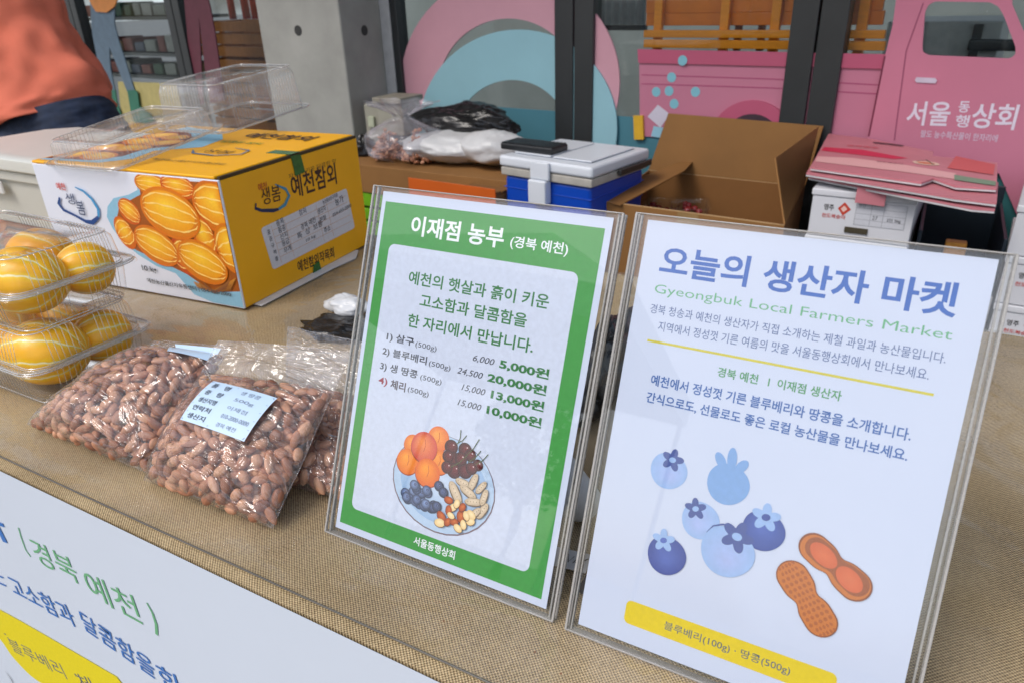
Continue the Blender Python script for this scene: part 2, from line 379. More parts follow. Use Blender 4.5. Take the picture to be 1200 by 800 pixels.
# cab outline with a window opening: built as a ring between outline and opening
def resample(pts, n, start=0):
    P = pts + [pts[0]]; L = [0]
    for i in range(len(P) - 1): L.append(L[-1] + sqrt((P[i + 1][0] - P[i][0]) ** 2 + (P[i + 1][1] - P[i][1]) ** 2))
    out = []
    for k in range(n):
        d = L[-1] * k / n; i = max(j for j in range(len(P) - 1) if L[j] <= d); q = (d - L[i]) / (L[i + 1] - L[i])
        out.append((P[i][0] * (1 - q) + P[i + 1][0] * q, P[i][1] * (1 - q) + P[i + 1][1] * q))
    return out
win = [(1084, 14), (1088, 6), (1096, 2), (1160, 3), (1170, 8), (1176, 18), (1190, 55), (1190, 64), (1184, 69), (1088, 65), (1081, 61), (1081, 52)]
cc = (1135, 35)
def radial(pts, n):
    out = []
    for k in range(n):
        a = 2 * pi * k / n; d = (cos(a), sin(a)); best = None
        for i in range(len(pts)):
            x1, y1 = pts[i]; x2, y2 = pts[(i + 1) % len(pts)]; ex, ey = x2 - x1, y2 - y1; den = d[0] * ey - d[1] * ex
            if abs(den) < 1e-9: continue
            tt = ((x1 - cc[0]) * ey - (y1 - cc[1]) * ex) / den; uu = ((x1 - cc[0]) * d[1] - (y1 - cc[1]) * d[0]) / den
            if tt > 0 and -1e-6 <= uu <= 1 + 1e-6 and (best is None or tt > best): best = tt
        out.append((cc[0] + d[0] * best, cc[1] + d[1] * best))
    return out
cabo = [(1037, 66), (1046, 30), (1058, -60), (1190, -60), (1186, 5), (1200, 38), (1240, 60), (1240, 300), (1195, 262), (1183, 205), (1010, 186), (1017, 160)]
MB().ring(fpoly(radial(cabo, 120), .036), fpoly(radial(win, 120), .036), FN, BT).build('cab_body', m_p3, t)
tb('door_handle', [(1074, 91), (1096, 92), (1098, 95), (1096, 98), (1074, 97), (1072, 94)], .040, pm('handle_white', (.62, .55, .66), .5), .004)
wc = (881, 168)
tb('wheel_arch', [(wc[0] + 50 * cos(radians(a)), wc[1] - 50 * sin(radians(a))) for a in range(0, 181, 9)], .0325, m_p2, .008)
tb('wheel', [(wc[0] + 34 * cos(radians(a)), wc[1] - 34 * sin(radians(a))) for a in range(0, 360, 12)], .036, pm('wheel_dark', rgb(60, 40, 52), .6), .01)
tb('tail_lamp', [(742, 136), (753, 136), (754, 164), (743, 164)], .034, pm('tail_yellow', rgb(215, 170, 45), .5), .01)
ik = Ink(FP + FN * .0245, FD, UP)
def fq(i, x, y): return i.uv(x, y)
# board joints of the cargo side
for y0 in (88, 98.5):
    ik.line([fq(ik, 752, y0), fq(ik, 905, y0 + 5), fq(ik, 1030, y0 + 12)], .003, rgb(165, 70, 110))
for x, y in ((801, 71), (787, 91), (769, 108), (784, 107), (815, 108), (790, 122)):
    cx, cy = fq(ik, x, y); ik.k += .008 if y == 71 else 0; ik.disc(cx, cy, .0155, .0155, rgb(125, 185, 200)); ik.k -= .008 if y == 71 else 0
ik.poly([fq(ik, 771, 123), fq(ik, 785, 134), fq(ik, 774, 150), fq(ik, 759, 137)], rgb(205, 200, 215))
ik.poly([fq(ik, 766, 148), fq(ik, 778, 150), fq(ik, 775, 162), fq(ik, 763, 160)], rgb(150, 200, 220))
ik.build('dots_print', t)
ik = Ink(FP + FN * .0365, FD, UP)
def ft(body, x0, y0, x1, y1, h, col, bold, i=None):
    i = i or ik; a = fq(i, x0, y0); b = fq(i, x1, y1); w = sqrt((b[0] - a[0]) ** 2 + (b[1] - a[1]) ** 2)
    i.text(body, a[0], a[1], w, h, col, bold, rot=math.degrees(atan2(b[1] - a[1], b[0] - a[0])))
wt = rgb(225, 215, 230); ph = abs(fq(ik, 1100, 118)[1] - fq(ik, 1100, 147)[1])
ft('서울', 1061, 147, 1111, 148.5, ph, wt, .035); ft('동', 1122, 132, 1135, 132.5, ph * .45, wt, .03); ft('행', 1118, 149, 1134, 150, ph * .5, wt, .03); ft('상회', 1136, 150, 1188, 153, ph, wt, .035)
ft('팔도 농수특산물이 한자리에', 1078, 161, 1168, 167, ph * .3, rgb(215, 195, 215), .01)
ik.line([fq(ik, 1037, 66), fq(ik, 1018, 160)], .004, rgb(110, 30, 60)); ik.line([fq(ik, 1082, 4), fq(ik, 1062, 60), fq(ik, 1048, 165)], .003, rgb(150, 75, 105))
ik.build('door_print', t)
# slatted rack on the truck
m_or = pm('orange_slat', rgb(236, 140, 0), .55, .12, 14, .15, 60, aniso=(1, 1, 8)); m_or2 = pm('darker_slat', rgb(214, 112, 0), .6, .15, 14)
def slat(x0, y0, x1, y1, h, mat, off, th=.02, nm='slat'):
    a = fuv(x0, y0, off); b = fuv(x1, y1, off); hh = h
    fbox(MB(), a[0], b[0], min(a[1], b[1]) - 0, min(a[1], b[1]) + hh, off - th, off).build(nm, mat, t, bevel=.002)
zpx = abs(fuv(850, 60, -.06)[1] - fuv(850, 20, -.06)[1]) / 40
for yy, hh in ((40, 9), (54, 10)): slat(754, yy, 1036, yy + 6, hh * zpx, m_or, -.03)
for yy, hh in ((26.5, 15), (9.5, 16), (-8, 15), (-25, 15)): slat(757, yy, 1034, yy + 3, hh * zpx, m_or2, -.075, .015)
for x in (769, 846, 905, 1006):
    a = fuv(x, 50, -.05); fbox(MB(), a[0] - .014, a[0] + .014, fuv(x, 60, -.05)[1] - .05, TZ - .9, -.072, -.052).build('slat_post', m_or, t, bevel=.002)
for x in (863, 890):
    a = fuv(x, 50, -.1); fbox(MB(), a[0] - .01, a[0] + .01, fuv(x, 40, -.1)[1] - .05, TZ - .9, -.12, -.1).build('slat_post', pm('brown_post', rgb(120, 60, 25), .6), t, bevel=.002)

# people cut-outs on the left doors
def flat_thing(name, label, parts, off=.03):
    t = thing(name, label, 'wall graphic', fpt(*fuv(150, 150, off)))
    for nm, pts, mat in parts: MB().prism(fpoly(pts, off), FN, .006).build(nm, mat, t); off += .0035
    return t
flat_thing('figure_cutout', 'cut-out farmer figure with slate blue trousers and green boots on the left door', [
    ('trousers', [(103, -30), (135, -30), (134, 28), (139, 48), (147, 72), (158, 108), (149, 108), (136, 75), (128, 55), (129, 78), (135, 108), (121, 108), (114, 70), (108, 40)], pm('slate_blue', rgb(92, 112, 128), .6)),
    ('boot', [(121, 106), (135, 106), (137, 120), (144, 141), (137, 143), (132, 139), (124, 120)], pm('boot_green', rgb(48, 110, 88), .6)),
    ('boot', [(149, 106), (158, 106), (161, 109), (163, 125), (176, 134), (181, 142), (172, 145), (157, 143), (153, 130)], MATS['boot_green']),
    ('basket', [(100, -30), (130, -30), (138, -2), (134, 8), (125, 15), (112, 14), (105, 2)], pm('basket_orange', rgb(205, 130, 60), .6))])
flat_thing('figure_cutout', 'cut-out plum coloured legs standing on the glass left of the concrete pillar', [
    ('trousers', [(213, -30), (236, -30), (246, 8), (252, 40), (263, 118), (246, 122), (240, 80), (235, 35), (233, 20), (234, 40), (238, 122), (232, 126), (222, 70)], pm('plum', rgb(98, 42, 56), .6))])
board('yellow_panel', [(138, 96), (206, 98), (216, 141), (216, 146), (143, 144)], .022, pm('pale_yellow', rgb(178, 165, 105), .6), 'pale yellow lower panel behind the green boots')
board('orange_strip', [(140, 144), (217, 146), (220, 158), (143, 156)], .028, pm('mustard', rgb(200, 150, 45), .6), 'mustard strip under the pale yellow panel')

# things seen through the glass on the left
m_wood = pm('crate_wood', rgb(186, 112, 48), .65, .2, 18, .2, 60, aniso=(8, 8, 1))
sc0 = fuv(238, 60, -.35)[0]; sc1 = fuv(318, 60, -.35)[0]
ztop = fuv(270, 24, -.35)[1]
hcr = .20
for lv in range(4):
    z1 = ztop - lv * hcr; z0 = z1 - hcr + .004
    t = thing('wooden_crate', ['orange wooden crate at the top of the stack behind the glass beside the pillar', 'second wooden crate from the top behind the glass beside the pillar', 'third wooden crate from the top behind the glass beside the pillar', 'lowest wooden crate behind the glass beside the pillar'][lv], 'crate', fpt((sc0 + sc1) / 2, z0, -.5), 'wooden crates stacked behind the glass')
    for k in range(3):
        zz = z0 + .008 + k * .065
        fbox(MB(), sc0, sc1 + .1, zz, zz + .052, -.362, -.35).build('slat', m_wood, t, bevel=.001)
        fbox(MB(), sc0, sc1 + .1, zz, zz + .052, -.66, -.648).build('slat', m_wood, t, bevel=.001)
        fbox(MB(), sc0 - .012, sc0 - .001, zz, zz + .052, -.66, -.35).build('slat', m_wood, t, bevel=.001)
    for q in (sc0 + .001, sc0 + .17, sc1 - .04): fbox(MB(), q, q + .03, z0, z1 - .006, -.384, -.363).build('corner_post', m_wood, t, bevel=.001)
    fbox(MB(), sc0 + .001, sc1 + .09, z0 + .001, z0 + .007, -.645, -.386).build('crate_floor', m_wood, t)
m_red = pm('red_cap', rgb(200, 40, 32), .4)
for k, (x, y) in enumerate(((272, 14), (279, 8), (286, 4), (292, 10), (297, 7))):
    c = fpt(*fuv(x, y, -.42), -.42 - .05 * (k % 2)); zb = ztop + .003
    mb = MB().tube([(c.x, c.y, zb), (c.x, c.y, zb + .11), (c.x, c.y, zb + .14), (c.x, c.y, zb + .18)], [.02, .02, .009, .009], 12)
    tag(mb.build('bottle', m_red, None, smooth=True), ['red bottle leftmost on the crates behind the glass', 'second red bottle from the left on the crates', 'middle red bottle of five on the crates', 'fourth red bottle from the left on the crates', 'red bottle nearest the pillar on the crates'][k], 'bottle', 'red bottles on the crates')
# shelf with pale goods behind the door
t = thing('shelf', 'grey metal shelf with pale goods seen through the left glass door', 'shelf', fpt(*fuv(170, 90, -.6), -.6))
s0, s1 = fuv(100, 50, -.6)[0], fuv(212, 50, -.6)[0]
for y in (20, 62, 88):
    z = fuv(160, y, -.6)[1]; fbox(MB(), s0, s1, z - .02, z, -1.0, -.6).build('shelf_board', pm('shelf_grey', (.13, .13, .12), .5), t, bevel=.002)
for s_ in (s0 + .001, s1 - .03): fbox(MB(), s_, s_ + .025, GZ + .031, TZ - .6, -.63, -.605).build('upright', m_alu, t)
rng = random.Random(3)
gi = 0
for y, hmax in ((61.5, .12), (87.5, .09), (19.5, .1)):
    z = fuv(160, y, -.6)[1] + .001; s_ = s0 + .05
    while s_ < s1 - .14:
        w = rng.uniform(.08, .14); h = rng.uniform(.05, hmax); c = rng.choice([(.30, .30, .26), (.26, .16, .07), (.40, .38, .34), (.05, .10, .05), (.22, .06, .04), (.08, .09, .12)])
        lab = ['pale carton', 'folded grey bundle', 'off white tub', 'dark green packet', 'cream parcel', 'small beige box', 'flat white packet', 'brown wrapped parcel', 'grey plastic tub'][gi % 9] + ' on the ' + {61.5: 'middle', 87.5: 'lower', 19.5: 'upper'}[y] + ' shelf, number of places from the left: ' + ['one', 'two', 'three', 'four', 'five', 'six', 'seven', 'eight', 'nine'][gi % 9]
        o = fbox(MB(), s_, s_ + w, z, z + h, -.9, -.64).build('package', pm('goods_%d_%d_%d' % tuple(int(v * 100) for v in c), c, .6), None, bevel=.008)
        tag(o, lab, 'package', 'goods on the shelf behind the glass'); gi += 1; s_ += w + rng.uniform(.01, .04)
# grey cabinet behind the right side
t = thing('cabinet', 'pale grey steel cabinet seen through the truck window', 'cabinet', fpt(*fuv(1130, 60, -1.0), -1.0))
ca, cb = fuv(1040, 30, -1.)[0], fuv(1176, 30, -1.)[0]; zc = fuv(1120, 25, -1.)[1]
fbox(MB(), ca, cb, GZ + .031, zc, -1.45, -1.0).build('case', pm('cabinet_grey', (.36, .37, .36), .45), t, bevel=.006)
fbox(MB(), cb - .09, cb - .06, GZ + .1, zc - .01, -.999, -.985).build('edge_trim', m_alu, t)
hq = fuv(1172, 53, -.98); fbox(MB(), hq[0] - .1, hq[0] + .06, hq[1] - .02, hq[1] + .02, -.983, -.96).build('handle', m_alu, t, bevel=.008)
t = thing('blind', 'pale roller blind hanging behind the glass between ring and truck', 'blind', fpt(*fuv(720, 20, -.3), -.3))
ba, bb = fuv(700, 20, -.3)[0], fuv(758, 20, -.3)[0]; zb = fuv(730, 29, -.3)[1]
def bl_(u_, v_): return fpt(ba + (bb - ba) * u_, zb + (TZ - .2 - zb) * v_, -.3 + .01 * sin(u_ * 40))
MB().grid(bl_, 60, 1).build('blind_sheet', pm('blind_grey', (.36, .38, .38), .7), t, smooth=True, fix=False)
fbox(MB(), ba, bb, zb - .02, zb - .001, -.31, -.295).build('bottom_bar', m_alu, t)

# ---------------------------------------------------------------- surroundings behind the photographer (seen in reflections only)
def tree(x, y, h, sd_, label):
    rg = random.Random(sd_); t = thing('street_tree', label, 'tree', (x, y, GZ), 'street trees across the square')
    mb = MB().tube([(x, y, GZ), (x + .1, y, GZ + h * .25), (x, y + .1, GZ + h * .55)], [.18, .13, .08], 8)
    for k in range(6):
        a = rg.uniform(0, 6.28); mb.tube([(x, y, GZ + h * .35), (x + cos(a) * h * .15, y + sin(a) * h * .15, GZ + h * .55), (x + cos(a) * h * .25, y + sin(a) * h * .25, GZ + h * .75)], [.07, .05, .02], 6)
    mb.build('trunk', pm('bark', (.09, .07, .05), .9, .3, 10, .6, 30), t)
    lb = MB()
    for k in range(2600):
        while True:
            d = V3((rg.uniform(-1, 1), rg.uniform(-1, 1), rg.uniform(-1, 1)))
            if .25 < d.length < 1 and noise.noise(d * 2.3 + V3((sd_, 0, 0))) > -.15: break
        c = V3((x, y, GZ + h * .68)) + V3((d.x * h * .32, d.y * h * .32, d.z * h * .33)); a = V3((rg.uniform(-1, 1), rg.uniform(-1, 1), rg.uniform(-1, 1))).normalized(); b = a.orthogonal().normalized(); sz = rg.uniform(.08, .16)
        lb.add([c - a * sz, c + b * sz * .5, c + a * sz, c - b * sz * .5], [(0, 1, 2, 3)])
    lb.build('crown', pm('leaves', (.05, .09, .03), .6, .4, 1.5), t, fix=False)
tree(-7, -17, 5.2, 1, 'tall leafy street tree left of the opposite building'); tree(8, -17, 5., 3, 'smaller street tree right across the square')

# ================================================================== TABLE
m_burlap = bpy.data.materials.new('burlap'); m_burlap.use_nodes = True
def burlap():
    t = m_burlap.node_tree; b = t.nodes['Principled BSDF']; L = t.links.new; N = t.nodes.new
    tc = N('ShaderNodeTexCoord'); nz = N('ShaderNodeTexNoise'); nz.inputs['Scale'].default_value = 60; L(tc.outputs['Object'], nz.inputs['Vector'])
    vm = N('ShaderNodeVectorMath'); vm.operation = 'MULTIPLY_ADD'; vm.inputs[1].default_value = (.0012, .0012, 0); L(nz.outputs['Color'], vm.inputs[0]); L(tc.outputs['Object'], vm.inputs[2])
    sp = N('ShaderNodeSeparateXYZ'); L(vm.outputs[0], sp.inputs[0]); out = []
    for ax in (0, 1):
        m = N('ShaderNodeMath'); m.operation = 'MULTIPLY'; m.inputs[1].default_value = 2 * pi / .0030; L(sp.outputs[ax], m.inputs[0])
        s = N('ShaderNodeMath'); s.operation = 'SINE'; L(m.outputs[0], s.inputs[0]); out.append(s)
    pr = N('ShaderNodeMath'); pr.operation = 'MULTIPLY'; L(out[0].outputs[0], pr.inputs[0]); L(out[1].outputs[0], pr.inputs[1])
    mr = N('ShaderNodeMapRange'); mr.inputs[1].default_value = -1; mr.inputs[2].default_value = 1; L(pr.outputs[0], mr.inputs[0])
    big = N('ShaderNodeTexNoise'); big.inputs['Scale'].default_value = 5; big.inputs['Detail'].default_value = 8; L(tc.outputs['Object'], big.inputs['Vector'])
    mid = N('ShaderNodeTexNoise'); mid.inputs['Scale'].default_value = 350; L(tc.outputs['Object'], mid.inputs['Vector'])
    a1 = N('ShaderNodeMath'); a1.operation = 'MULTIPLY_ADD'; a1.inputs[1].default_value = 1.0; a1.inputs[2].default_value = -.48; L(big.outputs[0], a1.inputs[0])
    a2 = N('ShaderNodeMath'); a2.operation = 'MULTIPLY_ADD'; a2.inputs[1].default_value = .5; L(mid.outputs[0], a2.inputs[0]); L(a1.outputs[0], a2.inputs[2])
    a3 = N('ShaderNodeMath'); a3.operation = 'MULTIPLY_ADD'; a3.inputs[1].default_value = .75; L(mr.outputs[0], a3.inputs[0]); L(a2.outputs[0], a3.inputs[2])
    cr = N('ShaderNodeValToRGB'); e = cr.color_ramp.elements; e[0].position = .15; e[0].color = (.065, .043, .018, 1); e[1].position = .95; e[1].color = (.72, .56, .33, 1)
    x = cr.color_ramp.elements.new(.5); x.color = (.34, .245, .13, 1)
    L(a3.outputs[0], cr.inputs[0]); L(cr.outputs[0], b.inputs['Base Color']); b.inputs['Roughness'].default_value = .9; b.inputs['Specular IOR Level'].default_value = .2
    bp = N('ShaderNodeBump'); bp.inputs['Strength'].default_value = .8; bp.inputs['Distance'].default_value = .0012; L(mr.outputs[0], bp.inputs['Height']); L(bp.outputs[0], b.inputs['Normal'])
burlap()
XL, XR, YB = -1.9, .95, .80
t = thing('market_table', 'long folding market table under the burlap cloth', 'table', (-.4, .4, GZ))
m_tab = pm('table_laminate', (.5, .48, .44), .5)
MB().box(XL + .01, XR - .01, .015, YB - .01, -.03, -.004).build('tabletop', m_tab, t, bevel=.004)
m_leg = pm('painted_leg', (.12, .12, .12), .4)
for x in (XL + .12, -.5, XR - .12):
    for y in (.1, YB - .1): MB().tube([(x, y, GZ), (x, y, -.031)], .015, 10).build('leg', m_leg, t, smooth=True)
def cloth_top(u_, v_):
    x = XL + (XR - XL) * u_; y = -.003 + (YB + .001) * v_
    return (x, y, -.0004 + .0012 * noise.noise(V3((x * 6, y * 6, 0))))
ct = thing('burlap_cloth', 'woven tan burlap cloth covering the market table', 'tablecloth', (-.4, .4, 0))
MB().grid(cloth_top, 150, 60).build('top_cloth', m_burlap, ct, smooth=True, fix=False)
def skirt(u_, v_):
    x = XL + (XR - XL) * u_; z = -v_ * .62
    return (x, -.003 + .004 * v_ * v_ * sin(x * 17) + .004 * v_, z)
MB().grid(skirt, 120, 20).build('front_skirt', m_burlap, ct, smooth=True, fix=False)
def skirtb(u_, v_):
    x = XL + (XR - XL) * u_; return (x, YB + .002 * sin(x * 30) * v_, -.0 - v_ * .25)
MB().grid(skirtb, 80, 6).build('back_skirt', m_burlap, ct, smooth=True, fix=False)

# clear vinyl sheet over the cloth
m_vinyl = clear('clear_vinyl', (.98, .97, .95), .10, .08, (.62, .56, .46), .7, 7, 1.45, .03, bdist=.01)
CREASE = [(-.35, .03, .15, .16), (-.05, .035, -.05, .12), (.12, .05, .3, .1), (-.3, .35, 1.1, .16), (-.15, .38, .4, .14), (.42, .03, .1, .12), (.6, .4, 1.2, .2), (.5, .2, .7, .12), (-.42, .045, -.2, .1), (-.2, .3, -.6, .1)]
def vin(u_, v_):
    x = XL + (XR - XL) * u_; y0 = .0095 + .003 * noise.noise(V3((x * 2.2, 3, 0))); y = y0 + (YB - y0 + .004) * v_
    z = 0
    for cx_, cy_, ca_, cl_ in CREASE:
        dx_, dy_ = x - cx_, y - cy_; al = dx_ * cos(ca_) + dy_ * sin(ca_); pe = -dx_ * sin(ca_) + dy_ * cos(ca_) + .01 * sin(al * 14)
        z += .0016 * math.exp(-(pe / .005) ** 2) * max(0, 1 - (al / cl_) ** 2)
    z += .0026 + .0012 * (noise.noise(V3((x * 5, y * 7, 1))) + .4 * noise.noise(V3((x * 18, y * 25, 5))))
    return (x, y, z)
vt = thing('vinyl_cover', 'clear glossy vinyl sheet lying over the burlap cloth', 'table cover', (-.4, .4, .003))
MB().grid(vin, 520, 130).build('clear_sheet', m_vinyl, vt, smooth=True, fix=False)
ed = [(XL + (XR - XL) * i / 200, 0, 0) for i in range(201)]
ed = [(x, .0088 + .003 * noise.noise(V3((x * 2.2, 3, 0))), .0022) for x, _, _ in ed]
MB().tube(ed, .0009, 5).build('sheet_edge', pm('vinyl_edge_dark', (.11, .10, .085), .35), vt, smooth=True)

# crumbs of peanut skin scattered on the sheet
rg = random.Random(9); mb = MB()
for k in range(70):
    x = rg.uniform(-.5, .45); y = rg.uniform(.02, .3); a = rg.uniform(0, 6.28); q = rg.uniform(.0008, .0022)
    mb.add([(x, y, .0052), (x + cos(a) * q, y + sin(a) * q, .0058), (x + cos(a + 1.4) * q, y + sin(a + 1.4) * q * .7, .0050)], [(0, 1, 2)])
o = mb.build('skin_crumbs', pm('crumb', (.18, .08, .04), .8), None, fix=False); o['kind'] = 'stuff'; tag(o, 'tiny peanut skin crumbs scattered over the clear sheet', 'crumbs')

# ---------------------------------------------------------------- banner
m_paper = pm('banner_white', rgb(212, 220, 232), .5, .015, 4, .02, 20)
bt = thing('banner', 'white paper banner with green and blue Korean lettering hanging on the table front', 'banner', (-.2, -.01, -.3))
BY = -.0065
def ban_pt(x, tdown): return V3((x, BY - .0015 * sin(x * 6) * min(1, tdown * 4), -tdown))
MB().grid(lambda u_, v_: (-1.05 + 1.7 * u_, BY + .0005, -.6 * v_ + .0012), 60, 20).build('banner_sheet', m_paper, bt, smooth=True, fix=False)
ik = Ink((0, BY, 0), (1, 0, 0), (0, 0, 1))
zs = 990 / 260
def bq(x, y): return ik.uv(x / zs, 590 + y / zs)
gr_ = rgb(112, 178, 128); bl = rgb(62, 118, 190)
def btx(body, x0, y0, x1, y1, h, col, bold):      # baseline from the banner crop
    a = bq(x0, y0); b = bq(x1, y1); ik.text(body, a[0], a[1], sqrt((b[0] - a[0]) ** 2 + (b[1] - a[1]) ** 2), h, col, bold, rot=math.degrees(atan2(b[1] - a[1], b[0] - a[0])))
ik.line([bq(82, 105), bq(95, 150), bq(115, 205), bq(137, 235)], .0022, gr_)
ik.line([bq(655, 440), bq(680, 485), bq(697, 535), bq(700, 583)], [.002, .003, .004, .004], gr_)
btx('경북', 172, 262, 362, 362, .037, gr_, .0); btx('예천', 408, 412, 640, 540, .039, gr_, .0)
btx('자', -95, 125, 62, 185, .05, bl, .015)
btx('운', -40, 338, 38, 372, .033, bl, .004); btx('고소함과', 68, 405, 350, 555, .034, bl, .004); btx('달콤함을', 378, 560, 700, 785, .033, bl, .004); btx('한', 720, 800, 830, 870, .033, bl, .004)
ye = rgb(235, 215, 0)
pts = [bq(-200, 440), bq(-100, 445), bq(0, 470), bq(480, 745), bq(525, 775), bq(560, 830), bq(540, 880), bq(420, 880), bq(190, 800), bq(70, 695), bq(0, 600), bq(-60, 560), bq(-200, 540)]
sm = []
for i in range(len(pts)):
    p0, p1, p2, p3 = pts[i - 1], pts[i], pts[(i + 1) % len(pts)], pts[(i + 2) % len(pts)]
    for j in range(8):
        q = j / 8; sm.append(tuple(.5 * (2 * p1[k] + (p2[k] - p0[k]) * q + (2 * p0[k] - 5 * p1[k] + 4 * p2[k] - p3[k]) * q * q + (3 * p1[k] - p0[k] - 3 * p2[k] + p3[k]) * q ** 3) for k in (0, 1)))
ik.poly(sm, ye)
gy = rgb(96, 100, 108)
btx('블루베리', 62, 655, 305, 782, .027, gy, .0); btx('·', 335, 760, 345, 766, .003, gy, .0); btx('체', 368, 820, 440, 850, .027, gy, 0); btx('·', 22, 580, 32, 586, .003, gy, .0)
for k in range(7):
    a = bq(25 + k * 5, 745 + k * 9); ik.line([a, (a[0] + .006, a[1] - .003 + .001 * k), (a[0] + .01, a[1] - .012)], .0006, rgb(70, 75, 80))
ik.build('lettering', bt)

# ================================================================== SIGNS
m_acr = clear('acrylic_sheet', (.985, .99, .99), .012, .0, ior=1.49)
m_edge = bpy.data.materials.new('acrylic_edge'); m_edge.use_nodes = True
_b = m_edge.node_tree.nodes['Principled BSDF']; _b.inputs['Base Color'].default_value = (.62, .60, .57, 1); _b.inputs['Roughness'].default_value = .18; _b.inputs['Transmission Weight'].default_value = .45
_n = m_edge.node_tree.nodes.new('ShaderNodeTexNoise'); _n.inputs['Scale'].default_value = 90
_m = m_edge.node_tree.nodes.new('ShaderNodeMapRange'); _m.inputs[3].default_value = .08; _m.inputs[4].default_value = .4
m_edge.node_tree.links.new(_n.outputs[0], _m.inputs[0]); m_edge.node_tree.links.new(_m.outputs[0], _b.inputs['Roughness'])
m_sheet = pm('poster_paper', rgb(203, 212, 233), .55, .01, 6)

def sign(bl_pt, tilt, yaw, lab_holder, lab_poster, nm, ratio):
    a = radians(yaw); ti = radians(tilt)
    ux = V3((cos(a), sin(a), 0)); nb = V3((-sin(a), cos(a), 0)); uy = UP * cos(ti) + nb * sin(ti); n = ux.cross(uy)   # n faces the viewer
    o = V3(bl_pt); H = .297 * ratio; Wd = .211; B = .0085
    h = thing('acrylic_sign_stand', lab_holder, 'sign stand', o + ux * Wd / 2 + nb * .05 - UP * o.z)
    def q(x, y, d): return o + ux * x + uy * y + n * d
    def slab(mb, x0, x1, y0, y1, d0, d1):
        mb.hexa([q(x0, y0, d1), q(x1, y0, d1), q(x1, y0, d0), q(x0, y0, d0), q(x0, y1, d1), q(x1, y1, d1), q(x1, y1, d0), q(x0, y1, d0)]); return mb
    y0 = -.0055
    slab(MB(), -B, Wd + B, y0, H + .003, .0018, .0040).build('front_sheet', m_acr, h)
    slab(MB(), -B, Wd + B, y0, H + .003, -.0042, -.0020).build('back_sheet', m_acr, h)
    for xa_, xb_ in ((-B, -B + .0012), (Wd + B - .0012, Wd + B)):
        for d0, d1 in ((.0017, .0042), (-.0044, -.0019)): slab(MB(), xa_ - .0003, xb_ + .0003, y0 - .0004, H + .0034, d0, d1).build('polished_edge', m_edge, h, bevel=.0004)
    for xa_, xb_ in ((-B + .0035, -B + .0045), (Wd + B - .0050, Wd + B - .0038)):
        slab(MB(), xa_, xb_, y0, H + .003, -.0018, .0016).build('spacer_strip', m_edge, h)
    slab(MB(), -B, Wd + B, y0 - .0008, y0 + .0006, -.0044, .0042).build('bottom_edge', m_edge, h, bevel=.0003)
    slab(MB(), -B, Wd + B, H + .0031, H + .0040, .0017, .0042).build('top_edge', m_edge, h, bevel=.0003)
    # rear strut and foot
    top = q(Wd / 2, H * .62, -.0045)
    foot = V3((top.x, top.y, 0)) + nb * .035; foot.z = .0045
    for s_ in (0,):
        w2 = .05
        p = [top - ux * w2, top + ux * w2, foot + ux * w2, foot - ux * w2]
        MB().prism(p, (p[1] - p[0]).cross(p[3] - p[0]), .002).build('rear_strut', m_acr, h)
        for sg in (-1, 1):
            e = ux * w2 * sg; MB().prism([top + e, foot + e, foot + e + ux * .0015 * sg, top + e + ux * .0015 * sg], (foot - top).cross(ux), .002).build('polished_edge', m_edge, h)
    f0 = V3((o.x, o.y, .0045)) + ux * (Wd / 2 - .05)
    MB().prism([f0, f0 + ux * .1, foot + ux * w2, foot - ux * w2], UP, .0016).build('foot_plate', m_acr, h)
    ps = thing('poster', lab_poster, 'poster', o + ux * Wd / 2)
    pp = slab(MB(), 0, Wd, 0, H, -.0003, 0).build('paper', m_sheet, ps)
    k = Ink(o + n * .00002, ux * (.211 / .210), uy * ratio, unit=.001, step=.000012, base=.00004)
    return pp, k, (o, ux, uy, n)

# frames of reference found from the photograph's own perspective
oG = V3((.0132, .083, .006)); oB = V3((.2520, .082, .006))
pg, ig, _ = sign(oG, 23.0, .2, 'clear acrylic stand tilted back holding the green bordered price poster', 'price poster with broad green border and a plate of fruit and nuts', 'g', 1.0107)
pb, ib, _ = sign(oB, 22.5, .5, 'clear acrylic stand at right holding the white market poster', 'white market poster with blue Korean title, blueberries and peanuts', 'b', 1.0169)

# green poster print (millimetres)
GRN = rgb(58, 148, 62); DG = rgb(44, 118, 58)
ig.rect(4, 6, 204.8, 288.7, GRN); ig.rect(14.2, 22, 190.5, 254.2, rgb(205, 213, 232), 6)
wt = rgb(238, 242, 246)
ig.text('이재점 농부', 33.8, 263.5, 89.4, 16.5, wt, .03); ig.text('(경북 예천)', 129.2, 264.2, 49.4, 10.5, wt, .015)
for b, x, y, w, h in (('예천의 햇살과 흙이 키운', 39.1, 223.4, 131.2, 11.4), ('고소함과 달콤함을', 53.7, 206.4, 100.6, 11.2), ('한 자리에서 만납니다.', 44.7, 188.2, 118.7, 11.2)): ig.text(b, x, y, w, h, DG, .026)
dk = rgb(58, 62, 74)
for b, x, y, w, c, g_, gx in (('1) 살구', 25.5, 172, 28.7, dk, '(500g)', 55.8), ('2) 블루베리', 23.3, 159.2, 46.1, dk, '(500g)', 71.8), ('3) 생 땅콩', 23.1, 146.3, 39.3, dk, '(500g)', 65.4), ('4) 체리', 23.6, 133.8, 28.7, rgb(150, 38, 62), '(500g)', 54.9)):
    if c is dk: ig.text(b, x, y, w, 8.2, dk, .018)
    else: ig.text('4)', x, y, 9.5, 7.6, c, .018); ig.text('체리', x + 13, y, 15.7, 8.0, rgb(70, 52, 62), .018)
    ig.text(g_, gx, y + .2, 21.3, 5.4, dk, .0)
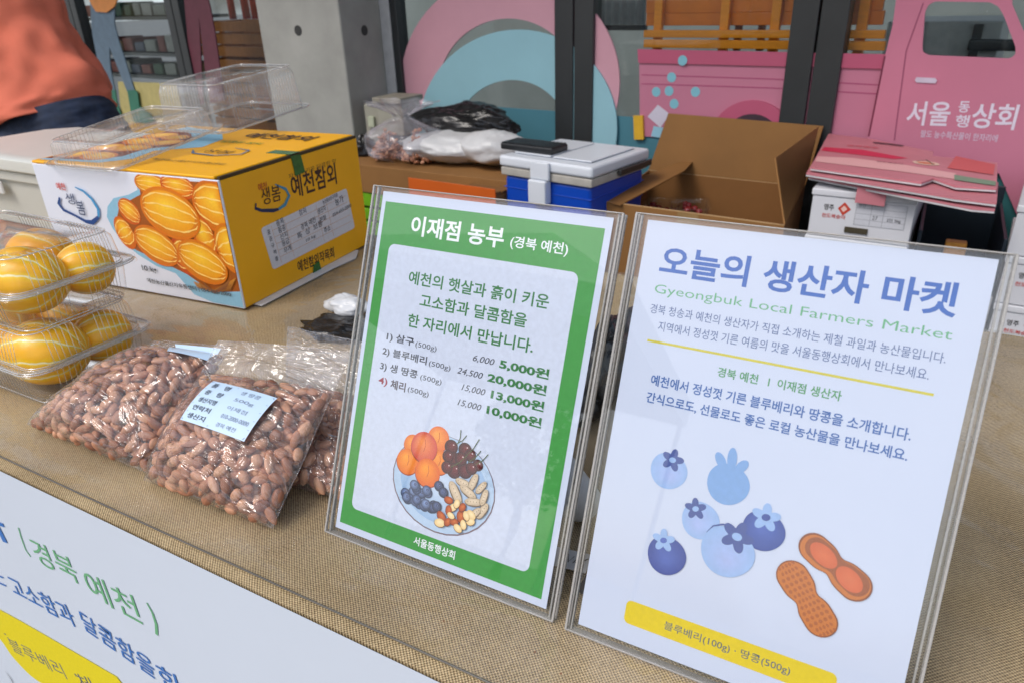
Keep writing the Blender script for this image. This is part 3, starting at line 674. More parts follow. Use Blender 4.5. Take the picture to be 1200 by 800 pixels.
for b, x, y, w in (('6,000', 112.4, 172, 19.8), ('24,500', 99.7, 159.4, 24.1), ('15,000', 106.3, 147, 22.1), ('15,000', 104.9, 134.3, 22.1)): ig.text(b, x, y, w, 5.8, dk, .0, shear=.25)
for b, x, y, w in (('5,000원', 136.9, 171, 43.3), ('20,000원', 128.3, 158.5, 52.), ('13,000원', 133.7, 146, 46.9), ('10,000원', 132.1, 133.3, 48.6)): ig.text(b, x, y, w, 8.6, DG, .035)
ig.text('서울동행상회', 83.4, 10.8, 41.2, 7.4, wt, .03)
ig.build('lettering', pg)
# plate of fruit (own picture layer)
ip = Ink(ig.o, ig.ux, ig.uy, unit=.001, step=.000008, base=.0003)
rp = random.Random(5)
ip.disc(102.3, 67.6, 50, 40.6, rgb(120, 100, 110)); ip.disc(102.3, 68, 49, 39.8, rgb(176, 200, 226), col2=rgb(206, 218, 236)); ip.disc(102.3, 68.5, 42, 33.5, rgb(150, 182, 218), col2=rgb(200, 214, 234))
for x, y, rr_, c, c2 in ((92.2, 103.7, 10.5, (228, 110, 50), (250, 165, 70)), (68.4, 92.4, 9, (225, 110, 30), (250, 160, 60)), (96.2, 85, 10.5, (222, 105, 25), (250, 155, 50)), (65.7, 77.5, 11.2, (225, 105, 10), (252, 160, 40)), (79.7, 93.5, 13, (205, 70, 60), (248, 150, 80)), (86.7, 73.5, 12.2, (222, 95, 10), (252, 155, 30))):
    ip.disc(x, y - rr_ * .06, rr_ * 1.02, rr_ * 1.0, rgb(150, 60, 20)); ip.disc(x, y, rr_, rr_ * .98, rgb(*c), col2=rgb(*c2), off=(-.25, .35)); ip.line([(x, y + rr_ * .5), (x + rr_ * .1, y + .1 * rr_), (x, y - .3 * rr_)], .5, rgb(190, 70, 20))
for x, y, rr_ in ((105.5, 100.2, 6.4), (118.5, 101.2, 6.2), (109.9, 90.7, 6.6), (124.2, 98, 5.4), (132.3, 92.1, 5), (111.5, 82, 6.8), (121.6, 84.7, 6.8), (116, 93, 6), (127, 88, 5.4), (104, 92, 5.5), (104.5, 83, 5.5)):
    ip.disc(x, y, rr_, rr_ * .95, rgb(48, 10, 18), col2=rgb(118, 30, 38), off=(.2, .3)); ip.disc(x + rr_ * .3, y + rr_ * .35, .6, .5, rgb(235, 220, 220))
for q in (((110, 104), (118, 113)), ((111, 104), (112, 116)), ((120, 96), (130, 113)), ((108, 84), (121, 97)), ((123, 92), (133, 104)), ((130, 92), (140, 103))): ip.line([q[0], ((q[0][0] + q[1][0]) / 2 + 1, (q[0][1] + q[1][1]) / 2 - .5), q[1]], .7, rgb(75, 90, 40))
for k in range(26):
    a = rp.uniform(0, 6.28); d = sqrt(rp.random()); x = 82 + cos(a) * d * 17; y = 51 + sin(a) * d * 10 - (x - 82) * .15
    if k > 22: x, y = (100.1, 66.)if k == 23 else (105.2, 62.) if k == 24 else (101, 49)
    c = rp.choice(((62, 76, 120), (78, 92, 135), (50, 62, 105))) if x < 95 else (28, 34, 75)
    ip.disc(x, y, 4.7, 4.4, rgb(*[int(v * .6) for v in c]), col2=rgb(min(255, c[0] + 60), min(255, c[1] + 70), min(255, c[2] + 75)), off=(-.2, .3)); ip.disc(x + .6, y + .8, 1.3, 1.0, rgb(36, 42, 80)); ip.disc(x + .6, y + .8, .7, .5, rgb(110, 125, 165))
def shell(x, y, l, rot, c, c2):
    ip.disc(x, y - .4, l * 1.04, l * .46, rgb(int(c[0] * .55), int(c[1] * .5), int(c[2] * .45)), rot); ip.disc(x, y, l, l * .42, rgb(*c), rot, rgb(*c2), (0, .2), fn=lambda t_: 1 - .16 * abs(sin(t_)) ** 8)
    for k in range(5):
        q = (k - 2) * l * .35; a = radians(rot); ip.disc(x + q * cos(a), y + q * sin(a), .5, .35, rgb(int(c[0] * .75), int(c[1] * .72), int(c[2] * .65)))
for x, y, l, rot in ((116.4, 65.2, 10, -52), (122.5, 75, 7.6, -8), (131, 78, 7.8, 72), (139, 76, 6.5, 55), (127.9, 69.2, 8.5, -22), (134.3, 62.8, 8, 12), (143.5, 58, 7.8, 62), (143, 69, 7, 78), (137, 54, 7, 50)): shell(x, y, l, rot, (196, 172, 140), (228, 208, 180))
for k, (x, y, rr_) in enumerate(((111.5, 57.7, 4.2), (116.8, 53.1, 4), (113, 49.7, 4.2), (107.1, 42.6, 5), (106.5, 37, 5), (113.9, 40, 4), (124.9, 47.9, 5), (134.2, 52, 4.6), (119.8, 41.8, 4), (125.2, 55.6, 4), (128.6, 42.2, 4), (124.1, 37.8, 4.2), (134.7, 46.4, 4), (119.7, 57, 3.8), (130, 50, 4), (116, 46, 3.6))):
    c, c2 = (((150, 62, 20), (205, 110, 50)), ((222, 190, 130), (246, 224, 176)))[k % 3 == 1 or k > 10]
    ip.disc(x, y - .3, rr_ * 1.05, rr_ * .75, rgb(85, 40, 20), k * 47); ip.disc(x, y, rr_, rr_ * .7, rgb(*c), k * 47, rgb(*c2), (.1, .3))
ip.build('fruit_plate_picture', pg)

# white poster print
TB = rgb(30, 92, 178); TX = rgb(70, 96, 150)
ib.text('오늘의 생산자 마켓', 13.9, 260.6, 180.7, 20.5, TB, .03)
def spaced(i, body, x, y, w, h, col, bold):
    n_ = len(body); 
    i.text(' '.join(body), x, y, w, h, col, bold)
ib.text('Gyeongbuk Local Farmers Market', 13.3, 246.0, 182.2, 8.0, rgb(92, 170, 120), -.004)
ib.text('경북 청송과 예천의 생산자가 직접 소개하는 제철 과일과 농산물입니다.', 12.7, 233.6, 182.1, 6.6, TX, .003)
ib.text('지역에서 정성껏 기른 여름의 맛을 서울동행상회에서 만나보세요.', 20.4, 222.4, 167.7, 6.8, TX, .003)
ib.rect(14.4, 213.9, 192.5, 215.5, rgb(206, 196, 40))
ib.text('경북 예천', 66.1, 199.8, 26.5, 6.6, rgb(62, 145, 82), .022); ib.text('I', 99.2, 200.2, .8, 5.2, rgb(62, 145, 82), .0); ib.text('이재점 생산자', 105, 199.8, 38.7, 6.6, rgb(62, 145, 82), .022)
ib.text('예천에서 정성껏 기른 블루베리와 땅콩을 소개합니다.', 22, 184.6, 163.6, 7.8, rgb(44, 96, 168), .022)
ib.text('간식으로도, 선물로도 좋은 로컬 농산물을 만나보세요.', 21, 171.8, 165.1, 8.0, rgb(44, 96, 168), .022)
ib.rect(33, 14, 174, 31, rgb(226, 200, 20), 4); ib.text('블루베리(100g) · 땅콩(500g)', 62, 18.6, 84.7, 7.0, rgb(92, 104, 110), .008)
ib.build('lettering', pb)
ip = Ink(ib.o, ib.ux, ib.uy, unit=.001, step=.00003, base=.0002)
def star(x, y, rr_, col, rot, cc_): 
    ip.disc(x, y, rr_, rr_, col, rot, n=60, fn=lambda t_: .52 + .48 * abs(cos(t_ * 2.5)) ** 1.3); ip.disc(x, y, rr_ * .3, rr_ * .24, cc_, rot)
pale = rgb(150, 182, 228); pale2 = rgb(168, 184, 232); navy = rgb(52, 74, 150); navy2 = rgb(78, 104, 184)
wob = lambda t_: 1 + .02 * sin(3 * t_ + 1)
ip.disc(45.6, 128.9, 13, 12.6, pale, col2=pale2, off=(.2, -.3), fn=wob, n=40)
star(47, 137, 8, rgb(66, 84, 150), 10, pale)
sil = rgb(124, 164, 216)
ip.disc(86.3, 130.6, 14, 13.8, sil, fn=wob, n=40)
for x, y, a_, l in ((79, 145, 125, 6), (86, 148, 95, 7.5), (93, 144.5, 55, 5.5)): ip.disc(x, y, l, 3.2, sil, a_)
ip.disc(73, 101.5, 12.8, 12.8, pale, col2=pale2, off=(-.1, -.3), fn=wob, n=40); star(68.5, 108.4, 7.6, rgb(66, 84, 150), 30, pale)
ip.disc(113.9, 106.8, 13.6, 13.2, navy, col2=navy2, off=(-.1, .3), fn=wob, n=40); star(114, 116, 9.5, pale, 20, navy)
ip.disc(94.1, 86.2, 17.8, 17, pale, col2=pale2, off=(.1, -.4), fn=wob, n=40)
ip.line([(78.5, 95), (82, 100.5), (88, 103.5), (94, 104)], [.3, .9, 1.2, 1], rgb(66, 84, 150)); star(98.5, 98, 11, rgb(66, 84, 150), 0, pale)
ip.disc(54.8, 70.8, 13.6, 13.6, navy, col2=navy2, off=(0, -.2), fn=wob, n=40); star(51, 80.6, 8.2, pale, 25, navy2)
orr = rgb(196, 110, 28); orr2 = rgb(172, 86, 16); nutc = rgb(205, 92, 38)
def podline(x0, y0, x1, y1, r1, r2, col):
    n_ = 120; dx, dy = x1 - x0, y1 - y0; L_ = sqrt(dx * dx + dy * dy); a = atan2(dy, dx); pts = []
    def rad(u_): return (r1 * (1 - u_) + r2 * u_) * (1 - .26 * math.exp(-((u_ - .5) / .16) ** 2))
    for i in range(n_ // 2 + 1):
        u_ = .5 - .5 * cos(pi * i / (n_ // 2)); uu = -r1 / L_ + u_ * (1 + (r1 + r2) / L_)
        k = 1.
        if uu < 0: k = sqrt(max(0, 1 - (uu * L_ / r1) ** 2))
        if uu > 1: k = sqrt(max(0, 1 - ((uu - 1) * L_ / r2) ** 2))
        pts.append((uu * L_, rad(min(1, max(0, uu))) * k))
    full = pts + [(p_[0], -p_[1]) for p_ in pts[::-1][1:-1]]
    W_ = [(x0 + p_[0] * cos(a) - p_[1] * sin(a), y0 + p_[0] * sin(a) + p_[1] * cos(a)) for p_ in full]
    ip.raw([(x0 + dx / 2, y0 + dy / 2)] + W_, [(0, i + 1, (i + 1) % len(W_) + 1) for i in range(len(W_))], [col] * (len(W_) + 1))
podline(146, 105.5, 172.5, 90, 9.6, 10.2, rgb(132, 66, 14)); podline(146.4, 105.1, 172.3, 90.2, 8.9, 9.4, orr)
podline(147.6, 105.6, 173.2, 91, 7.2, 7.8, rgb(150, 76, 22))
ip.disc(152, 102.6, 9.6, 5.9, nutc, -33, rgb(216, 108, 56), (0, .1)); ip.disc(169, 92.4, 9.2, 6.2, nutc, -36, rgb(216, 108, 56), (0, .1))
podline(137, 83.5, 158, 61, 10.4, 10.2, rgb(132, 66, 14)); podline(137, 83.5, 158, 61, 9.6, 9.4, orr)
ip.k += .00008; ip.st = 0
ax = atan2(61 - 83.5, 158 - 137); L_ = sqrt(21 ** 2 + 22.5 ** 2)
for i in range(-2, 11):
    u_ = i / 8; wd = 8.4 * (1 - .28 * math.exp(-((u_ - .5) / .16) ** 2)) * (1 if 0 <= u_ <= 1 else .72)
    for j in range(-2, 3):
        lx = u_ * L_; ly = wd * j * .4; x = 137 + lx * cos(ax) - ly * sin(ax); y = 83.5 + lx * sin(ax) + ly * cos(ax)
        ip.disc(x, y, 1.35, .24 * wd * .62, rgb(168, 84, 18), math.degrees(ax) + 8 * j, n=6)
ip.build('berry_and_peanut_picture', pb)

# ================================================================== YELLOW MELON CARTON
m_box_y = pm('carton_yellow', rgb(242, 174, 0), .42, .05, 8, .03, 40); m_box_w = pm('carton_white', rgb(222, 226, 238), .4, .02, 8)
bx = thing('melon_carton', 'closed yellow and white melon carton printed 10 kg with Korean lettering', 'carton', (-.66, .58, 0))
A5 = radians(4.6); bu = V3((cos(A5), sin(A5), 0)); A6 = radians(5.6); bv = V3((-sin(A6), cos(A6), 0)); bo_ = V3((-.461, .41, .0045)); BW, BD, BH = .407, .343, .199
def bp_(a, b, c): return bo_ - bu * a + bv * b + UP * c      # a to the left, b to the back
def bslab(mb, a0, a1, b0, b1, c0, c1): mb.hexa([bp_(a1, b0, c0), bp_(a0, b0, c0), bp_(a0, b1, c0), bp_(a1, b1, c0), bp_(a1, b0, c1), bp_(a0, b0, c1), bp_(a0, b1, c1), bp_(a1, b1, c1)]); return mb
T_ = .004
bxf = bslab(MB(), 0, BW, 0, T_, 0, BH).build('front_panel', m_box_w, bx, bevel=.0012)
bxs = bslab(MB(), .0, T_, T_, BD, 0, BH - .001).build('side_panel', m_box_y, bx, bevel=.0012)
bslab(MB(), BW - T_, BW, T_, BD, 0, BH - .001).build('side_panel', m_box_y, bx, bevel=.0012)
bslab(MB(), T_, BW - T_, BD - T_, BD, 0, BH - .001).build('back_panel', m_box_y, bx, bevel=.0012)
bxl = bslab(MB(), T_ + .004, BW, .001, BD, BH + .0005, BH + .005).build('lid_panel', m_box_y, bx, bevel=.0015)
bslab(MB(), T_, BW - T_, T_, BD - T_, 0, T_).build('base_panel', m_box_y, bx)
# dark slot between lid and side
m_tape = pm('green_tape', rgb(46, 98, 34), .25, .3, 120)
# front print
fi = Ink(bo_ + UP * 0 - bu * 0, bu, UP, unit=1., step=.00002, base=.0003)
fi.n = bu.cross(UP).normalized(); z27 = 982 / 270
def cq(x, y): return fi.uv(30 + x / z27, 150 + y / z27)
def cqc(p_):
    a, b = cq(*p_); a = -.0012 if p_[0] >= 805 else min(a, -.0012); return (a, min(max(b, .002), .1975))
def melon_ink(i, cx, cy, rx, ry, rot, c=(232, 140, 10), c2=(255, 190, 40), ns=4):
    i.disc(cx, cy, rx, ry, rgb(int(c[0] * .93), int(c[1] * .76), 4), rot, n=44)
    i.disc(cx + rx * .01, cy + ry * .03, rx * .95, ry * .93, rgb(int(c[0] * .9), int(c[1] * .78), 6), rot, rgb(*c), n=44)
    i.disc(cx, cy + ry * .08, rx * .84, ry * .78, rgb(*c), rot, rgb(255, 206, 50), (-.12, .35), n=44)
    a = radians(rot)
    for k in range(ns):
        q = -.66 + 1.4 * k / (ns - 1); pts = []
        for j in range(13):
            th = -1.3 + 2.6 * j / 12; x = rx * .95 * sin(th); y = ry * (q * cos(th) + .02 * sin(j * 2.1))
            pts.append((cx + x * cos(a) - y * sin(a), cy + x * sin(a) + y * cos(a)))
        i.line(pts, [ry * .01] + [ry * (.035 + .02 * (j % 3)) for j in range(11)] + [ry * .01], rgb(255, 216, 120))
lb_ = rgb(140, 190, 215); wh = rgb(214, 218, 232)
# light blue sweep, then the photo area
P = [(470, 222), (478, 265), (440, 285), (375, 300), (350, 335), (347, 380), (372, 430), (410, 480), (480, 540), (560, 590), (640, 620), (680, 665), (720, 710), (800, 745), (935, 775), (948, 770), (902, 620), (820, 250)]
fi.poly([cqc(p_) for p_ in P], lb_)
fi.poly([cqc(p_) for p_ in ((482, 215), (490, 285), (440, 312), (398, 345), (388, 395), (412, 455), (470, 520), (600, 580), (690, 625), (740, 660), (800, 700), (870, 690), (905, 640), (900, 560), (815, 235))], rgb(160, 82, 8))
for x, y, rx, ry, rot, c in ((540, 250, 75, 42, -20, (225, 150, 20)), (640, 262, 60, 45, -10, (225, 110, 15)), (445, 355, 62, 38, -40, (228, 120, 10)), (425, 440, 40, 75, 30, (230, 130, 12)), (780, 345, 90, 90, -30, (228, 132, 10)), (760, 470, 45, 75, 15, (222, 118, 10)), (680, 545, 60, 70, 30, (210, 95, 10)), (862, 520, 62, 92, 18, (232, 150, 20)), (545, 515, 98, 78, -30, (232, 140, 10)), (765, 575, 100, 72, -28, (235, 150, 14)), (620, 372, 142, 100, -12, (236, 150, 12))):
    pass
fi.clip = (-.0012, .1975)
for x, y, rx, ry, rot, c in ((178, 217, .036, .018, -4, (232, 150, 16)), (208, 219, .034, .02, -4, (226, 112, 10)), (152, 248, .024, .020, -30, (228, 118, 10)), (147, 273, .020, .028, 24, (230, 128, 10)), (254, 243, .046, .040, -8, (232, 140, 12)), (240, 279, .022, .036, 10, (224, 118, 8)), (217, 300, .026, .032, 20, (212, 96, 8)), (272, 292, .030, .040, 14, (236, 152, 16)), (184, 288, .047, .031, -18, (236, 146, 12)), (238, 307, .050, .034, -16, (238, 154, 14)), (200, 250, .060, .040, -8, (240, 156, 14))):
    cx, cy = fi.uv(x, y); melon_ink(fi, cx, cy, rx, ry, rot, c)
fi.clip = None
for k in range(14):
    a = cq(720 + k * 4, 655 + k % 5 * 6); b = cq(900 - k * 3, 640 + (k * 7) % 50); m_ = cq(810, 690 + (k * 5) % 14); fi.line([a, m_, b], .0016, rgb(196 - k * 5, 128 - k * 4, 40))
fi.poly([cq(*p_) for p_ in ((902, 622), (935, 700), (948, 772), (982, 770), (982, 500), (900, 300), (822, 240), (815, 246), (908, 610))], rgb(230, 160, 16)) if False else None
bk = rgb(24, 52, 96)
fi.line([cq(150, 296), cq(146, 322), cq(165, 348), cq(215, 372), cq(262, 398), cq(290, 402), cq(316, 378)], [.004, .0065, .005, .004, .006, .008, .005], rgb(22, 66, 130))
fi.line([cq(316, 378), cq(314, 345), cq(285, 300), cq(250, 268), cq(215, 252)], [.005, .006, .005, .004, .002], rgb(66, 148, 198))
a = cq(140, 262); fi.text('예천', a[0], a[1], .022, .012, rgb(200, 60, 50), .02)
a = cq(182, 322); fi.text('생', a[0], a[1], .022, .018, bk, .0); a = cq(232, 368); fi.text('봄', a[0], a[1], .019, .024, bk, .0)
a = cq(505, 612); fi.text('10 kg', a[0], a[1], .033, .012, rgb(60, 64, 70), .02)
a = cq(520, 640); b = cq(880, 712); fi.text('예천농산물산지유통센터 | 054-655-2000', a[0], a[1] - .008, b[0] - a[0], .009, rgb(80, 84, 90), .02)
a = cq(165, 414); fi.text('산지유통', a[0], a[1], .024, .004, rgb(130, 134, 140)); a = cq(165, 434); fi.text('경북 예천군 호명면', a[0], a[1] - .004, .045, .004, rgb(130, 134, 140))
fi.build('front_print', bxf)
# side print (the yellow face)
si = Ink(bo_, bv, UP, unit=1., step=.00002, base=.0003); z47 = 706 / 150
def sq(x, y): return si.uv(290 + x / z47, 170 + y / z47)
def stx(body, x0, y0, x1, y1, h, col, bold):
    a = sq(x0, y0); b = sq(x1, y1); si.text(body, a[0], a[1], sqrt((b[0] - a[0]) ** 2 + (b[1] - a[1]) ** 2), h, col, bold, rot=math.degrees(atan2(b[1] - a[1], b[0] - a[0])))
brn = rgb(62, 34, 22)
stx('예천참외', 250, 300, 495, 215, .038, brn, .025)
stx('자연이 키운 달콤한 맛', 228, 190, 490, 100, .008, rgb(120, 80, 30), .0)
stx('예천참외작목회', 280, 705, 480, 620, .02, brn, .03)
cs = [sq(72, 460), sq(545, 238), sq(592, 458), sq(140, 690)]
def rq(c, u_, v_):
    return tuple((c[0][k] * (1 - u_) + c[1][k] * u_) * v_ + (c[3][k] * (1 - u_) + c[2][k] * u_) * (1 - v_) for k in (0, 1))
rp_ = []
for u0, v0, a0_ in ((.97, .93, 0), (.03, .93, 90), (.03, .07, 180), (.97, .07, 270)):
    for i in range(5): t_ = radians(a0_ + i * 22.5); rp_.append(rq(cs, u0 + .03 * cos(t_), v0 + .07 * sin(t_)))
si.poly(rp_, rgb(208, 208, 214))
for v_ in (.2, .36, .52, .68, .84): si.line([rq(cs, .1, v_), rq(cs, .97, v_)], .0006, rgb(200, 150, 110))
for u_ in (.1, .24, .6, .72): si.line([rq(cs, u_, .06), rq(cs, u_, .94)], .0006, rgb(200, 150, 110))
for body, u_, v_, w in (('품목', .15, .87, .016), ('참외', .4, .87, .016), ('품종', .15, .71, .016), ('산지', .15, .55, .016), ('경북 예천', .38, .55, .035), ('등급', .15, .39, .016), ('특  상  보통', .32, .38, .06), ('무게', .15, .22, .016), ('10 kg', .4, .22, .022), ('생산자', .6, .71, .02), ('농가', .82, .71, .022), ('전화', .6, .5, .016), ('054-655-2000', .76, .5, .05), ('주소', .62, .22, .016), ('농산물표준규격품', .68, .88, .038)):
    a = rq(cs, u_, v_); si.text(body, a[0], a[1], w * 1.15, w * 1.15 * .55 / max(1, len(body) * .42), rgb(90, 92, 100), .01, rot=4)
for k, ch in enumerate('표준규격품'):
    a = rq(cs, .045, .8 - k * .16); si.text(ch, a[0], a[1], .007, .007, rgb(90, 92, 100), .01)
si.line([sq(45, 322), sq(42, 350), sq(75, 362), sq(140, 362), sq(170, 355)], [.003, .005, .005, .006, .004], rgb(22, 40, 80))
si.line([sq(170, 355), sq(205, 330), sq(228, 280), sq(210, 245), sq(150, 218)], [.004, .006, .006, .005, .002], rgb(70, 140, 170))
stx('예천', 60, 258, 108, 245, .012, rgb(190, 90, 30), .01); stx('생봄', 82, 335, 185, 305, .026, brn, .0)
si.build('side_print', bxs)
# tape over the seam
for a, b in (((222, 62, 285, 50), None),):
    pass
tp = [sq(236, 62), sq(290, 50), sq(316, 150), sq(262, 172)]
mbt = MB().prism([si.P(*q_) for q_ in tp], si.n, .0003); o = mbt.build('tape', m_tape, bx)
tp2 = [sq(362, 662), sq(392, 640), sq(408, 695), sq(358, 722)]
si.k = .0012; MB().prism([si.P(*q_) for q_ in tp2], si.n, .0003).build('tape', m_tape, bx)
b1, b2 = tp[0][0], tp[1][0]
bslab(MB(), -.0008, .05, b1, b2, BH + .0052, BH + .0056).build('tape', m_tape, bx)
# top print
ti = Ink(bo_ + UP * (BH + .005), bu, bv, unit=1., step=.00002, base=.0003)
def tq(px, py): return ti.uv(px, py)
ti.poly([(-.4, .01), (-.27, .02), (-.24, .06), (-.26, .12), (-.2, .17), (-.22, .24), (-.28, .3), (-.4, .33)], lb_)
ti.poly([(-.4, .02), (-.3, .03), (-.275, .07), (-.29, .13), (-.25, .17), (-.27, .22), (-.33, .27), (-.4, .3)], rgb(120, 46, 14))
for x, y, rx, ry, rot in ((-.37, .06, .035, .028, 20), (-.32, .06, .04, .028, -20), (-.375, .12, .03, .03, 40), (-.325, .125, .042, .03, 15), (-.36, .18, .04, .03, -25), (-.3, .18, .035, .026, 30), (-.37, .235, .035, .028, 10), (-.32, .225, .03, .024, -10)): melon_ink(ti, x, y, rx, ry, rot)
ti.text('예천참외', -.2, .26, .15, .045, brn, .02); ti.text('예천농산물산지유통센터', -.2, .06, .15, .012, brn, .0); ti.text('달콤한 참외', -.2, .21, .09, .016, rgb(80, 120, 30), .01)
ti.line([(-.19, .14), (-.17, .12), (-.12, .115), (-.08, .135), (-.09, .165), (-.13, .175)], [.003, .005, .005, .005, .004, .002], rgb(70, 110, 150)); ti.text('생봄', -.165, .13, .06, .025, brn, .0)
ti.build('top_print', bxl)
# dark gap line
bslab(MB(), .0004, .0045, .004, BD - .002, BH - .0008, BH + .004).build('lid_gap', pm('gap_brown', rgb(70, 52, 26), .8), bx)

# paper sheet under the carton
pc = [atz(300, 362), atz(398, 312), atz(418, 303), atz(412, 311), atz(330, 352)]
pc = [bp_(.1, .03, 0), bp_(-.016, .02, 0), bp_(-.02, .2, 0), bp_(-.027, .26, 0), bp_(-.005, .3, 0), bp_(.1, .3, 0)]
for q_ in pc: q_.z = .0041
tag(MB().prism(pc, UP, .0006).build('paper_sheet', pm('sheet_white', rgb(205, 208, 212), .6), None), 'white paper sheet sticking out from under the yellow carton', 'paper')

# ================================================================== CLAMSHELLS WITH MELONS
m_pet = clear('clear_pet', (1, 1, 1), .05, .015, (.8, .8, .78), .0, 30, 1.42, .0)
m_petw = clear('clear_pet_wall', (1, 1, 1), .05, .012, (.85, .84, .8), .0, 30, 1.42, .0)
def rrect(x0, x1, y0, y1, r_, n=6):
    p = []
    for cx, cy, a in ((x1 - r_, y1 - r_, 0), (x0 + r_, y1 - r_, 90), (x0 + r_, y0 + r_, 180), (x1 - r_, y0 + r_, 270)):
        for i in range(n + 1): t_ = radians(a + 90 * i / n); p.append((cx + r_ * cos(t_), cy + r_ * sin(t_)))
    return p
def densify(p, step=.0022):
    out = []
    for i in range(len(p)):
        a = p[i]; b = p[(i + 1) % len(p)]; l = sqrt((a[0] - b[0]) ** 2 + (a[1] - b[1]) ** 2); k = max(1, int(l / step))
        out += [(a[0] + (b[0] - a[0]) * j / k, a[1] + (b[1] - a[1]) * j / k) for j in range(k)]
    return out
def tray_mesh(x0, x1, y0, y1, z0, z1, draft, flange, zf, M=None, ribs=True, seed=0):
    """bowl from z0 (closed) to z1 (open end with a flange); ribs pressed into the walls in groups"""
    mb = MB(); rows = 7
    base = densify(rrect(x0, x1, y0, y1, .02)); n = len(base); cx, cy = (x0 + x1) / 2, (y0 + y1) / 2; vs = []
    def ring(off, z, rib):
        o = []
        for i, (x, y) in enumerate(base):
            dx, dy = x - cx, y - cy; ax_ = abs(dx) / ((x1 - x0) / 2); ay = abs(dy) / ((y1 - y0) / 2)
            side = ax_ > ay; s_ = (y - y0) / (y1 - y0) if side else (x - x0) / (x1 - x0)
            w = 0
            if rib and (.12 < s_ < .42 or .58 < s_ < .88): w = rib * (sin((y if side else x) * 2 * pi / .0068) )
            o.append(((x + (math.copysign(1, dx) * (off + w) if side else dx / ((x1 - x0) / 2) * off)), (y + (math.copysign(1, dy) * (off + w) if not side else dy / ((y1 - y0) / 2) * off)), z))
        return o
    prof = [(-.02, z0 + (z1 - z0) * .02, 0), (-.012, z0, 0), (-.003, z0 + (z1 - z0) * .06, 0)]
    for k in range(rows): q_ = (k + 1) / rows; prof.append((draft * q_, z0 + (z1 - z0) * (.06 + .94 * q_), .0011))
    prof += [(draft + .0008, z1, 0), (draft + flange, z1, 0), (draft + flange + .0008, z1 - (z1 - z0) / abs(z1 - z0) * .003, 0)]
    for off, z, rib in prof: vs += ring(off, z, rib)
    fs = [(r_ * n + i, r_ * n + (i + 1) % n, (r_ + 1) * n + (i + 1) % n, (r_ + 1) * n + i) for r_ in range(len(prof) - 1) for i in range(n)]
    fs.append(tuple(range(n)))
    if M is not None: vs = [M @ V3(v) for v in vs]
    else: vs = [V3(v) for v in vs]
    mb.add(vs, fs); return mb
m_melon = bpy.data.materials.new('melon_skin'); m_melon.use_nodes = True
def melon_mat():
    t = m_melon.node_tree; b = t.nodes['Principled BSDF']; L = t.links.new; N = t.nodes.new
    tc = N('ShaderNodeTexCoord'); sp = N('ShaderNodeSeparateXYZ'); L(tc.outputs['Object'], sp.inputs[0])
    at = N('ShaderNodeMath'); at.operation = 'ARCTAN2'; L(sp.outputs[1], at.inputs[0]); L(sp.outputs[2], at.inputs[1])
    nz = N('ShaderNodeTexNoise'); nz.inputs['Scale'].default_value = 40; L(tc.outputs['Object'], nz.inputs['Vector'])
    ad = N('ShaderNodeMath'); ad.operation = 'MULTIPLY_ADD'; ad.inputs[1].default_value = .35; L(nz.outputs[0], ad.inputs[0]); L(at.outputs[0], ad.inputs[2])
    mu = N('ShaderNodeMath'); mu.operation = 'MULTIPLY'; mu.inputs[1].default_value = 5; L(ad.outputs[0], mu.inputs[0])
    co = N('ShaderNodeMath'); co.operation = 'COSINE'; L(mu.outputs[0], co.inputs[0]); ab = N('ShaderNodeMath'); ab.operation = 'ABSOLUTE'; L(co.outputs[0], ab.inputs[0])
    cr = N('ShaderNodeValToRGB'); e = cr.color_ramp.elements; e[0].position = .09; e[0].color = (1.0, .90, .50, 1); e[1].position = .22; e[1].color = (1.0, .62, .0, 1)
    x = e.new(.8); x.color = (1.0, .50, .0, 1)
    L(ab.outputs[0], cr.inputs[0]); L(cr.outputs[0], b.inputs['Base Color']); b.inputs['Roughness'].default_value = .34
    n3 = N('ShaderNodeTexNoise'); n3.inputs['Scale'].default_value = 28; n3.inputs['Detail'].default_value = 8; L(tc.outputs['Object'], n3.inputs['Vector'])
    r3 = N('ShaderNodeMapRange'); r3.inputs[1].default_value = .35; r3.inputs[2].default_value = .72; r3.inputs[3].default_value = 1.08; r3.inputs[4].default_value = .84; L(n3.outputs[0], r3.inputs[0])
    m3 = N('ShaderNodeMixRGB'); m3.blend_type = 'MULTIPLY'; m3.inputs[0].default_value = .8; L(cr.outputs[0], m3.inputs[1]); L(r3.outputs[0], m3.inputs[2]); L(m3.outputs[0], b.inputs['Base Color'])
    n4 = N('ShaderNodeTexNoise'); n4.inputs['Scale'].default_value = 190; n4.inputs['Detail'].default_value = 3; L(tc.outputs['Object'], n4.inputs['Vector'])
    b4 = N('ShaderNodeBump'); b4.inputs['Strength'].default_value = .25; b4.inputs['Distance'].default_value = .001; L(n4.outputs[0], b4.inputs['Height'])
    bp = N('ShaderNodeBump'); L(b4.outputs[0], bp.inputs['Normal']); bp.inputs['Strength'].default_value = .22; bp.inputs['Distance'].default_value = .003; L(ab.outputs[0], bp.inputs['Height']); L(bp.outputs[0], b.inputs['Normal'])
melon_mat()
_mm = MB().ell((0, 0, 0), (1, 1, 1), nu=40, nv=24, fn=lambda p_: V3((p_.x * (1 - .04 * p_.x), p_.y, p_.z))).mesh('melon'); _mm.materials.append(m_melon); _mm.polygons.foreach_set('use_smooth', [True] * len(_mm.polygons))
